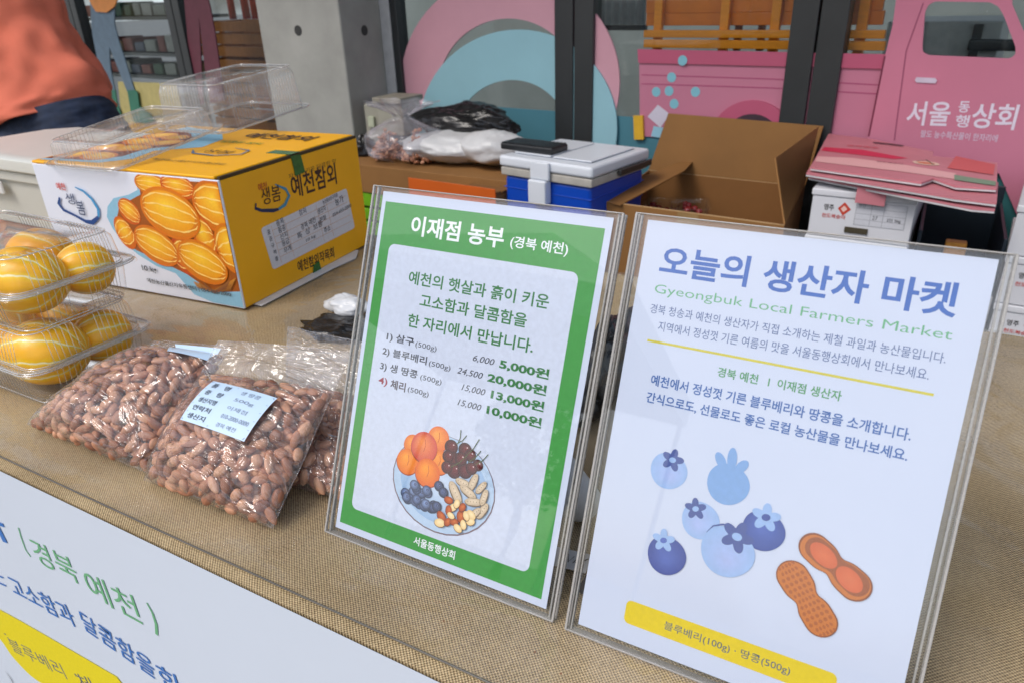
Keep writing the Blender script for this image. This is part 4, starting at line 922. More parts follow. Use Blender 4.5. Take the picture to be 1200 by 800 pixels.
def melon(c, l, r_, yaw, roll, label, pitch=0.):
    o = bpy.data.objects.new('melon', _mm.copy()); 
    for v in o.data.vertices: v.co = V3((v.co.x * l, v.co.y * r_, v.co.z * r_))
    COL.objects.link(o); o.location = c; o.rotation_euler = (radians(roll), radians(pitch), radians(yaw)); tag(o, label, 'melon', 'yellow melons in the clear boxes')
    for sg in (-1,):
        st_ = MB().tube([(l * .97 * sg, 0, 0), (l * 1.01 * sg, 0, 0)], [.007, .005], 10).build('stem_scar', pm('scar', rgb(120, 110, 60), .8), o, loc=(0, 0, 0))
m_bead = bpy.data.materials.new('pet_bead'); m_bead.use_nodes = True
def bead_mat():
    t = m_bead.node_tree; t.nodes.clear(); L = t.links.new; N = t.nodes.new
    o = N('ShaderNodeOutputMaterial'); tr = N('ShaderNodeBsdfTransparent'); gl = N('ShaderNodeBsdfGlossy'); gl.inputs['Roughness'].default_value = .12; df = N('ShaderNodeBsdfDiffuse'); df.inputs[0].default_value = (.75, .75, .72, 1)
    m1 = N('ShaderNodeMixShader'); m1.inputs[0].default_value = .36; L(tr.outputs[0], m1.inputs[1]); L(gl.outputs[0], m1.inputs[2]); m2 = N('ShaderNodeMixShader'); m2.inputs[0].default_value = .24; L(m1.outputs[0], m2.inputs[1]); L(df.outputs[0], m2.inputs[2]); L(m2.outputs[0], o.inputs[0])
bead_mat()
def beads(x0, x1, y0, y1, z0, z1, draft, flange, t, M=None, rr_=.0009):
    M = M or Matrix.Identity(4)
    def loop(off, z, r_, nm):
        p_ = rrect(x0 - off, x1 + off, y0 - off, y1 + off, .02 + off * .5); p_ = [M @ V3((a, b, z)) for a, b in p_ + [p_[0]]]; MB().tube(p_, r_, 6, cap=False).build(nm, m_bead, t, smooth=True)
    loop(draft + flange, z1, rr_, 'rim_bead'); loop(draft * .9, z1, rr_ * .8, 'rim_bead'); loop(-.004, z0, rr_, 'corner_bead')
    mb = MB(); up_ = 1 if z1 > z0 else -1
    for side in range(4):
        a0, a1 = (y0, y1) if side < 2 else (x0, x1); n_ = int((a1 - a0) / .0068)
        for i in range(n_ + 1):
            s_ = i / n_
            if not (.10 < s_ < .42 or .58 < s_ < .90): continue
            q = a0 + (a1 - a0) * s_; o0, o1 = .0006, draft + .001; zz0 = z0 + (z1 - z0) * .05; zz1 = z1 - (z1 - z0) * .04
            if side == 0: P_ = [(x0 + .016, q, z0), (x0 - o0 + .003, q, z0), (x0 - o0, q, zz0), (x0 - o1, q, zz1)]
            elif side == 1: P_ = [(x1 - .016, q, z0), (x1 + o0 - .003, q, z0), (x1 + o0, q, zz0), (x1 + o1, q, zz1)]
            elif side == 2: P_ = [(q, y0 + .016, z0), (q, y0 - o0 + .003, z0), (q, y0 - o0, zz0), (q, y0 - o1, zz1)]
            else: P_ = [(q, y1 - .016, z0), (q, y1 + o0 - .003, z0), (q, y1 + o0, zz0), (q, y1 + o1, zz1)]
            mb.tube([M @ V3(v) for v in P_], .00042, 4, cap=False)
    o = mb.build('pressed_ribs', m_bead, t, smooth=True, fix=False); o['kind'] = 'stuff'
def clam(x0, x1, y0, y1, zb, hb, hl, label, seed):
    t = thing('clamshell_box', label, 'clear box', ((x0 + x1) / 2, (y0 + y1) / 2, zb), 'clear clamshell boxes of yellow melons')
    tray_mesh(x0 + .004, x1 - .004, y0 + .004, y1 - .004, zb, zb + hb, .004, .011, 0).build('tray', m_petw, t, smooth=True, fix=False)
    tray_mesh(x0 + .005, x1 - .005, y0 + .005, y1 - .005, zb + hb + hl, zb + hb + .0018, .004, .011, 0).build('lid', m_petw, t, smooth=True, fix=False)
    beads(x0 + .004, x1 - .004, y0 + .004, y1 - .004, zb, zb + hb, .004, .011, t); beads(x0 + .005, x1 - .005, y0 + .005, y1 - .005, zb + hb + hl, zb + hb + .0018, .004, .011, t)
    fx = x1 + .014; MB().tube([(fx, y0 + .02 + (y1 - y0 - .04) * i / 10, zb + hb + .001) for i in range(11)], .0014, 6).build('hinge', m_petw, t, smooth=True)
    # raised panel on the lid
    zt_ = zb + hb + hl; pts = densify(rrect(x0 + .03, x1 - .03, y0 + .03, y1 - .03, .012), .02)
    o_ = [(x, y, zt_ + .0005) for x, y in pts]; cx, cy = (x0 + x1) / 2, (y0 + y1) / 2; i_ = [(cx + (x - cx) * .95, cy + (y - cy) * .94, zt_ - .004) for x, y in pts]
    mb = MB(); k = len(pts); mb.add(o_ + i_, [(j, (j + 1) % k, k + (j + 1) % k, k + j) for j in range(k)] + [tuple(range(k, 2 * k))]); mb.build('lid_panel', m_pet, t, smooth=False, fix=False)
    return t
LX0, LX1, LY0, LY1 = -.70, -.440, .088, .236
clam(LX0, LX1, LY0, LY1, .005, .047, .041, 'lower clear clamshell box of yellow melons standing on the table', 1)
UX0, UX1, UY0, UY1 = -.705, -.446, .096, .242
clam(UX0, UX1, UY0, UY1, .0945, .047, .040, 'upper clear clamshell box of melons stacked on the lower box', 2)
melon((-.492, .134, .050), .052, .0415, 28, 20, 'yellow melon at the front right of the lower clear box')
melon((-.595, .140, .050), .050, .041, -8, 60, 'yellow melon at the front left of the lower clear box')
melon((-.480, .200, .046), .036, .034, 70, 100, 'small yellow melon at the back right of the lower clear box')
melon((-.585, .206, .047), .048, .034, 5, 10, 'yellow melon at the back left of the lower clear box')
melon((-.505, .142, .1385), .054, .0410, 20, 35, 'large yellow melon at the front right of the upper clear box')
melon((-.484, .206, .136), .034, .033, 62, 80, 'small yellow melon at the back right of the upper clear box')
melon((-.575, .204, .138), .046, .038, 12, 140, 'orange yellow melon at the back of the upper clear box')
melon((-.640, .142, .138), .042, .040, 80, 200, 'yellow melon at the far left of the upper clear box')

# open empty clamshell on the carton
t = thing('open_clamshell', 'empty clear ribbed clamshells lying open on top of the yellow carton', 'clear box', (-.7, .6, .21))
def lid_M(o, ang, pitch): return Matrix.Translation(V3(o)) @ Matrix.Rotation(radians(ang), 4, 'Z') @ Matrix.Rotation(radians(pitch), 4, 'X')
m_lid = clear('cloudy_pet', (1, 1, 1), .09, .13, (.85, .85, .83), .3, 60, 1.5, .07)
tray_mesh(-.075, .075, 0, .21, .034, .0, .004, .010, 0, lid_M((-.735, .385, .209), 3.5, 7.5)).build('lid', m_lid, t, smooth=True, fix=False)
tray_mesh(-.075, .075, .225, .44, .078, .0, .004, .010, 0, lid_M((-.735, .385, .209), 3.5, 4.2)).build('tray', m_lid, t, smooth=True, fix=False)
beads(-.075, .075, 0, .21, .034, .0, .004, .010, t, lid_M((-.735, .385, .209), 3.5, 7.5)); beads(-.075, .075, .225, .44, .078, .0, .004, .010, t, lid_M((-.735, .385, .209), 3.5, 4.2))
Mh = lid_M((-.735, .385, .209), 3.5, 4.2)
MB().tube([Mh @ V3((-.08 + .16 * i / 8, .2175, .001)) for i in range(9)], .0016, 6).build('hinge', m_petw, t, smooth=True)

# ================================================================== CREAM LIDDED CONTAINER
m_crm = pm('ivory_plastic', (.58, .58, .53), .35, .03, 10)
t = thing('lidded_container', 'ivory plastic container with a thick chamfered lid behind the melon boxes', 'container', (-1.3, .62, 0))
def oct_(x0, x1, y0, y1, c): return [(x0 + c, y0), (x1 - c, y0), (x1, y0 + c), (x1, y1 - c), (x1 - c, y1), (x0 + c, y1), (x0, y1 - c), (x0, y0 + c)]
def loft(rings, mat, nm, par, bev=.004):
    mb = MB(); k = len(rings[0]); vs = [v for r_ in rings for v in r_]
    fs = [(r_ * k + i, r_ * k + (i + 1) % k, (r_ + 1) * k + (i + 1) % k, (r_ + 1) * k + i) for r_ in range(len(rings) - 1) for i in range(k)] + [tuple(range(k)), tuple(range((len(rings) - 1) * k, len(rings) * k))]
    mb.add(vs, fs); return mb.build(nm, mat, par, bevel=bev)
CX0, CX1, CY0, CY1 = -1.47, -1.02, .51, .80
loft([[(x, y, z) for x, y in oct_(CX0 + i, CX1 - i, CY0 + i, CY1 - i, .05)] for i, z in ((.03, .005), (.018, .09), (.018, .11))], m_crm, 'body', t)
loft([[(x, y, z) for x, y in oct_(CX0 + i, CX1 - i, CY0 + i, CY1 - i, .05)] for i, z in ((.006, .1105), (.006, .132))], m_crm, 'rim', t)
loft([[(x, y, z) for x, y in oct_(CX0 + i, CX1 - i, CY0 + i, CY1 - i, .05)] for i, z in ((-.004, .135), (-.006, .140), (-.004, .160), (.012, .168))], m_crm, 'lid', t, .006)
MB().box(-1.36, -1.27, CY0 + .001, CY0 + .008, .08, .108).build('handle', pm('ivory_pale', (.7, .7, .68), .3), t, bevel=.004)

# ================================================================== PEANUT BAGS
m_film = clear('bag_film', (1, 1, 1), .08, .05, (.85, .8, .8), 1, 1, 1.5, .05, bdist=.02, aniso=(9, 42, 24))
m_nut = bpy.data.materials.new('peanut_skin'); m_nut.use_nodes = True
def nut_mat():
    t = m_nut.node_tree; b = t.nodes['Principled BSDF']; L = t.links.new; N = t.nodes.new
    tc = N('ShaderNodeTexCoord'); g_ = N('ShaderNodeNewGeometry'); oi = N('ShaderNodeObjectInfo')
    ad = N('ShaderNodeMath'); ad.operation = 'ADD'; L(g_.outputs['Random Per Island'], ad.inputs[0]); L(oi.outputs['Random'], ad.inputs[1]); fr = N('ShaderNodeMath'); fr.operation = 'FRACT'; L(ad.outputs[0], fr.inputs[0])
    cr = N('ShaderNodeValToRGB'); e = cr.color_ramp.elements; e[0].position = 0; e[0].color = (.28, .105, .055, 1); e[1].position = 1; e[1].color = (.72, .39, .235, 1); x = e.new(.5); x.color = (.50, .215, .115, 1)
    L(fr.outputs[0], cr.inputs[0])
    mp = N('ShaderNodeMapping'); mp.inputs['Scale'].default_value = (60, 420, 420); L(tc.outputs['Object'], mp.inputs[0])
    n = N('ShaderNodeTexNoise'); n.inputs['Scale'].default_value = 1; n.inputs['Detail'].default_value = 4; L(mp.outputs[0], n.inputs['Vector'])
    mx = N('ShaderNodeMixRGB'); mx.blend_type = 'MULTIPLY'; mx.inputs[0].default_value = .5; mr = N('ShaderNodeMapRange'); mr.inputs[1].default_value = .3; mr.inputs[2].default_value = .7; mr.inputs[3].default_value = .5; mr.inputs[4].default_value = 1.3
    L(n.outputs[0], mr.inputs[0]); L(cr.outputs[0], mx.inputs[1]); L(mr.outputs[0], mx.inputs[2]); L(mx.outputs[0], b.inputs['Base Color'])
    b.inputs['Roughness'].default_value = .58; b.inputs['Subsurface Weight'].default_value = .0
    bp = N('ShaderNodeBump'); bp.inputs['Strength'].default_value = .5; bp.inputs['Distance'].default_value = .0006; L(n.outputs[0], bp.inputs['Height']); L(bp.outputs[0], b.inputs['Normal'])
nut_mat()
def nut_fn(seed):
    rg = random.Random(seed); a = rg.uniform(.08, .22); bnd = rg.uniform(-.12, .12); w = rg.uniform(-.05, .06)
    def f_(p_):
        u_ = p_.x; k = 1 + a * u_ * abs(u_) * 1.5 - w * math.exp(-(u_ / .4) ** 2)
        return V3((p_.x * (1.0 if p_.x > 0 else 1.04), p_.y * k + bnd * (u_ * u_), p_.z * k))
    return f_
nut_meshes = []
for k in range(6):
    rg = random.Random(k + 50); me = MB().ell((0, 0, 0), (1, 1, 1), nu=10, nv=8, fn=nut_fn(k)).mesh('peanut'); l = rg.uniform(.0062, .0098); w = rg.uniform(.0042, .0057)
    for v in me.vertices: v.co = V3((v.co.x * l, v.co.y * w, v.co.z * w * .93))
    me.materials.append(m_nut); me.polygons.foreach_set('use_smooth', [True] * len(me.polygons)); nut_meshes.append(me)
NUTBASE = [([v.co.copy() for v in me.vertices], [tuple(p_.vertices) for p_ in me.polygons]) for me in nut_meshes]

class Bag:
    """pillow bag: o = middle of the bottom edge, ux along it, uy up the bag, n towards the viewer"""
    def __init__(s, bl_, br_, tl_, tr_, thick, fill, seed, sag=.35):
        s.c = [V3(bl_), V3(br_), V3(tl_), V3(tr_)]; s.th = thick; s.fill = fill; s.seed = seed; s.sag = sag
        e = (s.c[1] - s.c[0]); g_ = ((s.c[2] + s.c[3]) - (s.c[0] + s.c[1])); s.n = e.cross(g_).normalized()
        if s.n.dot(C0 - s.c[0]) < 0: s.n = -s.n
    def mid(s, u_, v_):
        a = s.c[0].lerp(s.c[1], u_); b = s.c[2].lerp(s.c[3], u_); return a.lerp(b, v_)
    def prof(s, u_, v_):
        uu = max(0, 1 - abs(2 * u_ - 1) ** 2.6) ** .6
        vf = v_ / s.fill
        vv = (max(0., 1 - abs(2 * (vf ** .8) - 1) ** 2.4) ** .6) if vf < 1 else 0
        k = .02 + .98 * uu * vv
        if vf > .8: k = max(k, .06 * uu)
        return k
    def front(s, u_, v_, extra=0., wr=True):
        p_ = s.mid(u_, v_); k = s.prof(u_, v_); w = 0
        if wr:
            q_ = V3((u_ * 3 + s.seed, v_ * 3, s.seed)); w = .0035 * noise.noise(q_ * 1.5) + .0022 * noise.noise(V3((u_ * 9 + v_ * 5 + s.seed, v_ * 4, 0)))
            w += .0018 * abs(noise.noise(V3((u_ * 22 + s.seed, v_ * 7 - u_ * 4, 3)))) * (1 if v_ < s.fill else 2.2)
            w *= min(1, k * 6 + .25)
        return p_ + s.n * (s.th * k * 1.0 + w + extra)
    def back(s, u_, v_):
        p_ = s.mid(u_, v_); k = s.prof(u_, v_); q_ = p_ - s.n * (s.th * .55 * k)
        if q_.z < .006: q_.z = .006
        return q_
def make_bag(b, name_label, group, n_ind, spacing, seedn, region=None, label_quad=None, label_lines=True, nut_label=''):
    t = thing('peanut_bag', name_label, 'bag of peanuts', tuple(b.mid(.5, 0)), 'clear plastic bags of shelled peanuts')
    rg = random.Random(seedn)
    mb = MB().grid(lambda u_, v_: b.front(u_, v_, .0015), 90, 90); o = mb.build('bag_front_film', m_film, t, smooth=True, fix=False)
    MB().grid(lambda u_, v_: b.back(u_, v_), 30, 30).build('bag_back_film', m_film, t, smooth=True, fix=False)
    # seam bead round the bag
    per = [b.front(0, i / 30, .0005) for i in range(31)] + [b.front(i / 30, 1, .0005) for i in range(1, 31)] + [b.front(1, 1 - i / 30, .0005) for i in range(1, 31)]
    MB().tube(per, .0006, 5).build('heat_seal', m_film, t, smooth=True)
    # surface peanuts
    pts = []; tries = 0
    eW = (b.c[1] - b.c[0]).length; eH = ((b.c[2] + b.c[3]) / 2 - (b.c[0] + b.c[1]) / 2).length
    while tries < 60000 and len(pts) < 900:
        tries += 1; u_ = rg.uniform(.03, .97); v_ = rg.uniform(.02, b.fill * .97)
        pos = b.front(u_, v_, -.0062, wr=True)
        if b.prof(u_, v_) * b.th < .006: continue
        if all((pos - q_[0]).length > spacing * rg.uniform(.82, 1.1) for q_ in pts): pts.append((pos, u_, v_))
    # nearest to camera first
    def vis(q_): return (q_[0] - C0).length
    pts.sort(key=vis)
    n_made = 0; stuff = MB()
    def orient(u_, v_, tiltmax):
        e = .01; a = (b.front(u_ + e, v_, wr=False) - b.front(u_ - e, v_, wr=False)).normalized(); c = (b.front(u_, min(1, v_ + e), wr=False) - b.front(u_, v_ - e, wr=False)).normalized(); nn = a.cross(c).normalized()
        th = rg.uniform(0, pi); x = (a * cos(th) + c * sin(th) + nn * rg.uniform(-tiltmax, tiltmax)).normalized(); y = nn.cross(x).normalized(); z = x.cross(y)
        return Matrix(((x.x, y.x, z.x), (x.y, y.y, z.y), (x.z, y.z, z.z)))
    for k, (pos, u_, v_) in enumerate(pts):
        M3 = orient(u_, v_, .45); pos = pos - b.n * rg.uniform(0, .0015); mi = rg.randrange(6); pos.z = max(pos.z, .0095)
        if n_made < n_ind:
            o = bpy.data.objects.new('peanut', nut_meshes[mi]); COL.objects.link(o); o.matrix_world = Matrix.Translation(pos) @ M3.to_4x4(); tag(o, nut_label, 'peanut', group); n_made += 1
        else:
            vs, fs = NUTBASE[mi]; stuff.add([pos + M3 @ v for v in vs], fs)
    for layer, dd in ((1, .0145), (2, .023)):
        for k in range(340):
            u_ = rg.uniform(.06, .94); v_ = rg.uniform(.04, b.fill * .93)
            if b.prof(u_, v_) * b.th < dd * .8: continue
            pos = b.front(u_, v_, -dd - rg.uniform(0, .003)); M3 = orient(u_, v_, .8); mi = rg.randrange(6); pos.z = max(pos.z, .0095)
            vs, fs = NUTBASE[mi]; stuff.add([pos + M3 @ v for v in vs], fs)
    o = stuff.build('peanuts', m_nut, t, smooth=True, fix=False); o['kind'] = 'stuff'
    # dark heart of the bag
    return t
film_label = pm('label_paper', rgb(192, 216, 238), .45, .01, 6)
def bag_label(b, t, corners, lines=True):
    """corners in u, v: tl, tr, br, bl"""
    def L_(a, c, ex=.0036):
        p0 = [corners[0][k] * (1 - a) + corners[1][k] * a for k in (0, 1)]; p1 = [corners[3][k] * (1 - a) + corners[2][k] * a for k in (0, 1)]
        u_ = p0[0] * (1 - c) + p1[0] * c; v_ = p0[1] * (1 - c) + p1[1] * c; return u_, v_
    b.lab = MB().grid(lambda a, c: b.front(*L_(a, c), .0040, wr=False) , 14, 14).build('label_sticker', film_label, t, smooth=True, fix=False)
    return L_

# front bag
B1 = Bag(atz(170, 563, .006), atz(320, 619, .006), atz(258, 400, .105), atz(413, 413, .115), .040, .76, 1)
t1 = make_bag(B1, 'clear bag of peanuts with a light blue label lying in front', 'peanuts in the front bag', 150, .0125, 11, nut_label='reddish brown shelled peanut in the front bag with the blue label')
def uv_of(b, px, py, ex=.004):
    best = None
    u_, v_ = .5, .5
    for it in range(60):
        def pr(p_):
            q_ = p_ - C0; w = q_.dot(RR[2]); return (600 + F0 * q_.dot(RR[0]) / w, 400 - F0 * q_.dot(RR[1]) / w)
        e = .005; p0 = pr(b.front(u_, v_, ex, False)); pu = pr(b.front(u_ + e, v_, ex, False)); pv = pr(b.front(u_, v_ + e, ex, False))
        a, c, d, g_ = (pu[0] - p0[0]) / e, (pv[0] - p0[0]) / e, (pu[1] - p0[1]) / e, (pv[1] - p0[1]) / e; det = a * g_ - c * d
        if abs(det) < 1e-9: break
        rx, ry = px - p0[0], py - p0[1]; du = (g_ * rx - c * ry) / det; dv = (-d * rx + a * ry) / det
        u_ = min(.96, max(.04, u_ + .5 * max(-.1, min(.1, du)))); v_ = min(.97, max(.03, v_ + .5 * max(-.1, min(.1, dv))))
    return u_, v_
def label_print(b, t, L_, rows):
    me = Ink((0, 0, 0), (1, 0, 0), (0, 1, 0), unit=1, step=0, base=0)   # drawn in label space, then laid on the bag
    for k in range(6): me.line([(.02, .03 + k * .188), (.98, .03 + k * .188)], .008, rgb(80, 110, 150))
    for x in (.02, .46, .98): me.line([(x, .03), (x, .97)], .006, rgb(80, 110, 150))
    dk_ = rgb(50, 60, 80)
    for k, (a, c) in enumerate(rows):
        me.text(a, .08, .97 - (k + 1) * .188 + .05, .30, .115, dk_, .02); me.text(c, .56, .97 - (k + 1) * .188 + .055, .28 if len(c) < 6 else .38, .09, rgb(110, 125, 150), .0)
    V = [b.front(*L_(v.x, 1 - v.y), .0043, wr=False) for v in me.v]
    mesh = bpy.data.meshes.new('label_print'); mesh.from_pydata([tuple(v) for v in V], [], me.f); at = mesh.color_attributes.new('Ink', 'FLOAT_COLOR', 'POINT'); fl = []
    for c in me.c: fl += [*c, 1.]
    at.data.foreach_set('color', fl); link('label_print', mesh, print_mat(), b.lab)
L1 = bag_label(B1, t1, [uv_of(B1, 250, 446), uv_of(B1, 325, 466), uv_of(B1, 286, 517), uv_of(B1, 211, 491)])
label_print(B1, t1, L1, (('품   명', '생 땅콩'), ('중   량', '500g'), ('생산지명', '이재점'), ('연락처', '010-2000-0000'), ('생산지', '경북 예천')))
# left bag
B2 = Bag(atz(33, 498, .006), atz(174, 555, .006), atz(182, 400, .075), atz(270, 408, .088), .044, .92, 2)
t2 = make_bag(B2, 'clear bag of peanuts at left leaning beside the melon boxes', 'peanuts in the left bag', 105, .0125, 12, nut_label='reddish brown shelled peanut in the left bag next to the melon boxes')
L2 = bag_label(B2, t2, [uv_of(B2, 205, 403), uv_of(B2, 262, 404), uv_of(B2, 246, 424), uv_of(B2, 196, 411)])
# right bag behind
B3 = Bag(atz(330, 568, .006), atz(418, 588, .006), atz(338, 384, .08), atz(432, 404, .08), .026, .62, 3)
t3 = make_bag(B3, 'clear bag of peanuts partly hidden behind the green bordered poster', 'peanuts in the right bag', 45, .0135, 13, nut_label='reddish brown shelled peanut in the bag behind the green poster')
#PART2
# ================================================================== THINGS BETWEEN AND BEHIND THE SIGNS
m_blackbag = pm('black_bag', (.012, .012, .013), .25, .3, 30, .9, 45, aniso=(1, 3, 1))
def crumple(c, rx, ry, rz, seed, flat=.0, amp=.25, nu=48, nv=30, sharp=2.2, zmin=.005, yaw=0.):
    c = V3(c); R3 = Matrix.Rotation(radians(yaw), 3, 'Z')
    def f_(u_, v_):
        th = pi * v_; ph = 2 * pi * u_; d = V3((sin(th) * cos(ph), sin(th) * sin(ph), cos(th)))
        k = 1 + amp * noise.noise(d * sharp + V3((seed, 0, 0))) + amp * .5 * abs(noise.noise(d * sharp * 2.6 + V3((0, seed, 0)))) + amp * .18 * noise.noise(d * sharp * 7)
        k += amp * .22 * (abs(noise.noise(d * sharp * 4 + V3((seed, 7, 0)))) - .3); q_ = c + R3 @ V3((d.x * rx * k, d.y * ry * k, d.z * rz * k)); q_.z = max(q_.z, zmin + .0005 * noise.noise(d * 9)); return q_
    return MB().grid(f_, nu, nv, closed=True)
tag(crumple(tuple(atz(398, 385, .006)), .055, .035, .007, 3, amp=.5).build('plastic_bag', m_blackbag, None, smooth=True), 'flattened black plastic bag on the table left of the green poster', 'plastic bag')
tag(crumple(tuple(atz(407, 358, .016)), .034, .022, .014, 5, amp=.3, sharp=1.6).build('plastic_wrap', pm('milky_plastic', (.62, .64, .66), .25, .05, 20, .4, 40), None, smooth=True), 'small crumpled milky plastic wrap beside the left edge of the green poster', 'plastic wrap')
tag(crumple(tuple(atz(712, 430, .03)), .03, .10, .05, 9, amp=.35).build('plastic_bag', m_blackbag, None, smooth=True), 'dark crumpled plastic bag seen through the gap between the posters', 'plastic bag')
t = thing('paper_cup', 'white paper cup lying in the gap between the two posters', 'cup', tuple(atz(680, 590, .02)))
c = atz(676, 588, .022); MB().tube([c + V3((-.035, .03, 0)), c + V3((.005, .0, 0)), c + V3((.012, -.006, 0))], [.0225, .019, .012], 24).build('cup_body', pm('cup_white', (.7, .7, .68), .5), t, smooth=True)
t = thing('name_tag', 'small white tag with black handwriting between the posters', 'tag', tuple(atz(668, 656)))
c = atz(666, 655, .0055); MB().box(-.018, .018, -.011, .011, 0, .001, rotz(8, c)).build('card', pm('tag_white', (.7, .7, .7), .5), t, bevel=.0003)
k_ = Ink(c + UP * .001, V3((cos(.14), sin(.14), 0)), V3((-sin(.14), cos(.14), 0)), unit=.001); k_.line([(-3, -4), (-1, 5), (1, -4), (4, 4), (5, -4), (8, 5), (7, -3)], 1.3, (.02, .02, .02)); k_.line([(10, 5), (12, 0), (10, -6)], 1.2, (.02, .02, .02)); k_.line([(12, 0), (16, 5)], 1.2, (.02, .02, .02)); k_.build('lettering', t)
tag(MB().prism([atz(676, 690, .006), atz(690, 668, .006), atz(725, 690, .006), atz(712, 715, .006)], UP, .001).build('dark_card', pm('dark_brown_card', (.03, .02, .018), .5), None), 'dark brown card lying behind the gap of the posters', 'card')

# ================================================================== LOW BENCH WITH THE GOODS BEHIND
BZ = -.36
t = thing('low_bench', 'long low grey bench carrying cartons and the blue cooler behind the table', 'bench', (-.3, 1.7, GZ))
MB().box(-1.75, 1.1, 1.30, 2.0, BZ - .03, BZ - .001).build('bench_top', pm('bench_board', (.14, .15, .15), .5), t, bevel=.003)
for x in (-1.65, -.3, 1.0):
    for y in (1.36, 1.92): MB().box(x - .02, x + .02, y - .02, y + .02, GZ, BZ - .0305).build('leg', m_alu, t, bevel=.002)
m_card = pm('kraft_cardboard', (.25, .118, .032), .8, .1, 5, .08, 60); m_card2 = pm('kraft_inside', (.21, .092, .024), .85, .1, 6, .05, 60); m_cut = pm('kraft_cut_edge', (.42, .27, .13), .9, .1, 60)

# white peach cartons
m_pb = pm('peach_carton_white', (.62, .63, .67), .5, .03, 7, .02, 60)
def peach(x0, y0, z0, w, d, h, yaw, label, front=True, group='white peach cartons stacked on the bench'):
    t = thing('peach_carton', label, 'carton', (x0, y0, z0), group)
    M = rotz(yaw, (x0, y0, z0))
    tr_ = MB().box(0, w, .0, d, 0, h - .018, M).build('tray', m_pb, t, bevel=.002)
    MB().box(-.003, w + .003, -.003, d + .003, h - .0175, h - .001, M).build('lid', m_pb, t, bevel=.003)
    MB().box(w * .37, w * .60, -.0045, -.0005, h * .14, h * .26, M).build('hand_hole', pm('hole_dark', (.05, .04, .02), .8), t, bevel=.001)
    k = Ink(M @ V3((0, -.0005, 0)), (M.to_3x3() @ V3((1, 0, 0))), UP, unit=1, step=.00004, base=.0002)
    k.text('영주', w * .13, h * .56, w * .10, h * .13, (.03, .03, .03), .02); k.poly([(w * .27, h * .62), (w * .33, h * .48), (w * .40, h * .62), (w * .33, h * .76)], rgb(190, 60, 40)); k.poly([(w * .30, h * .62), (w * .33, h * .55), (w * .365, h * .62), (w * .33, h * .69)], rgb(225, 190, 180))
    k.text('천도복숭아', w * .12, h * .40, w * .24, h * .09, rgb(190, 60, 50), .02)
    k.rect(w * .45, h * .32, w * .93, h * .80, rgb(196, 198, 205)); 
    for q_ in range(5): k.line([(w * .45, h * (.32 + .12 * q_)), (w * .93, h * (.32 + .12 * q_))], .0008, rgb(140, 142, 150))
    for q_ in (.45, .60, .72, .93): k.line([(w * q_, h * .32), (w * q_, h * .80)], .0008, rgb(140, 142, 150))
    k.text('등급', w * .47, h * .70, w * .07, h * .06, rgb(110, 112, 120)); k.text('27', w * .62, h * .46, w * .05, h * .08, rgb(60, 60, 70)); k.text('2단 5kg', w * .76, h * .44, w * .13, h * .09, rgb(60, 60, 70), .01)
    k.build('label_print', tr_)
names = ['bottom', 'middle', 'top']
for i in range(3): peach(.190 + .002 * i, 1.575 - .001 * i, BZ + .0005 + i * .116, .222, .36, .115, -3.5 + i * .4, '%s white peach carton of the left stack under the flattened pink cartons' % names[i])
for i in range(3): peach(.618 - .003 * i, 1.60 + .002 * i, BZ + .0005 + i * .114, .235, .34, .113, -4 - i, '%s white peach carton of the right stack at the photo edge' % names[i])
# flattened pink cartons
m_pc = pm('pink_carton_board', rgb(196, 122, 132), .5, .08, 6, .05, 50); m_pcw = pm('flattened_white_side', (.55, .54, .56), .6)
def flat_carton(pts, zs, label, dz, prt=False):
    t = thing('flattened_carton', label, 'carton', tuple(atz(1060, 200, .0)), 'flattened pink cartons on the peach boxes')
    P = [atz(x, y, z + dz) for (x, y), z in zip(pts, zs)]
    n = (P[1] - P[0]).cross(P[-1] - P[0]); n = n if n.z > 0 else -n
    MB().prism(P, n, .004).build('board', m_pc, t)
    MB().prism([p_ - n.normalized() * .0045 for p_ in P], n, .0035).build('lower_layer', m_pcw, t)
    return t, P, n
o4 = [(945, 205), (970, 158), (1095, 178), (1170, 190), (1168, 222), (1120, 228), (1095, 221), (1080, 222)]
t, P, n = flat_carton([(948, 207), (960, 200), (1168, 236), (1166, 246), (1140, 244)], [0.003] * 5, 'lowest flattened carton, mostly white, sticking out at right', .0)
t, P, n = flat_carton([(945, 203), (962, 175), (1170, 214), (1168, 238), (1120, 232), (1085, 226)], [.004, .004, .004, .004, .004, .004], 'middle flattened pink carton with torn right end', .013)
t, P, n = flat_carton([(950, 196), (971, 157), (1020, 163), (1094, 178), (1093, 183), (1169, 191), (1168, 221), (1120, 218), (1094, 209), (1080, 214)], [.004] * 10, 'top flattened pink carton with a red stripe and a slot handle', .026)
k = Ink(P[0] + UP * .0, (1, 0, 0), (0, 1, 0), unit=1, base=.0008, step=.0002)
def kq(x, y): return k.uv(x, y)
k.poly([kq(966, 173), kq(1010, 176), (kq(1064, 186)), kq(1048, 187), kq(1005, 182), kq(962, 177)], rgb(205, 40, 75))
k.poly([kq(958, 184), kq(1000, 186), kq(1060, 194), kq(1120, 204), kq(1120, 211), kq(1050, 201), kq(955, 190)], rgb(225, 170, 170))
k.disc(*kq(1085, 192), .03, .02, rgb(225, 195, 175), -20); k.disc(*kq(1085, 192), .02, .012, rgb(210, 120, 90), -20); k.line([kq(1074, 190), kq(1085, 188), kq(1094, 194)], .004, rgb(110, 90, 60))
k.poly([kq(1120, 184), kq(1166, 194), kq(1164, 206), kq(1110, 198)], rgb(205, 90, 90)); k.poly([kq(1118, 206), kq(1167, 214), kq(1166, 219), kq(1118, 212)], rgb(120, 145, 120))
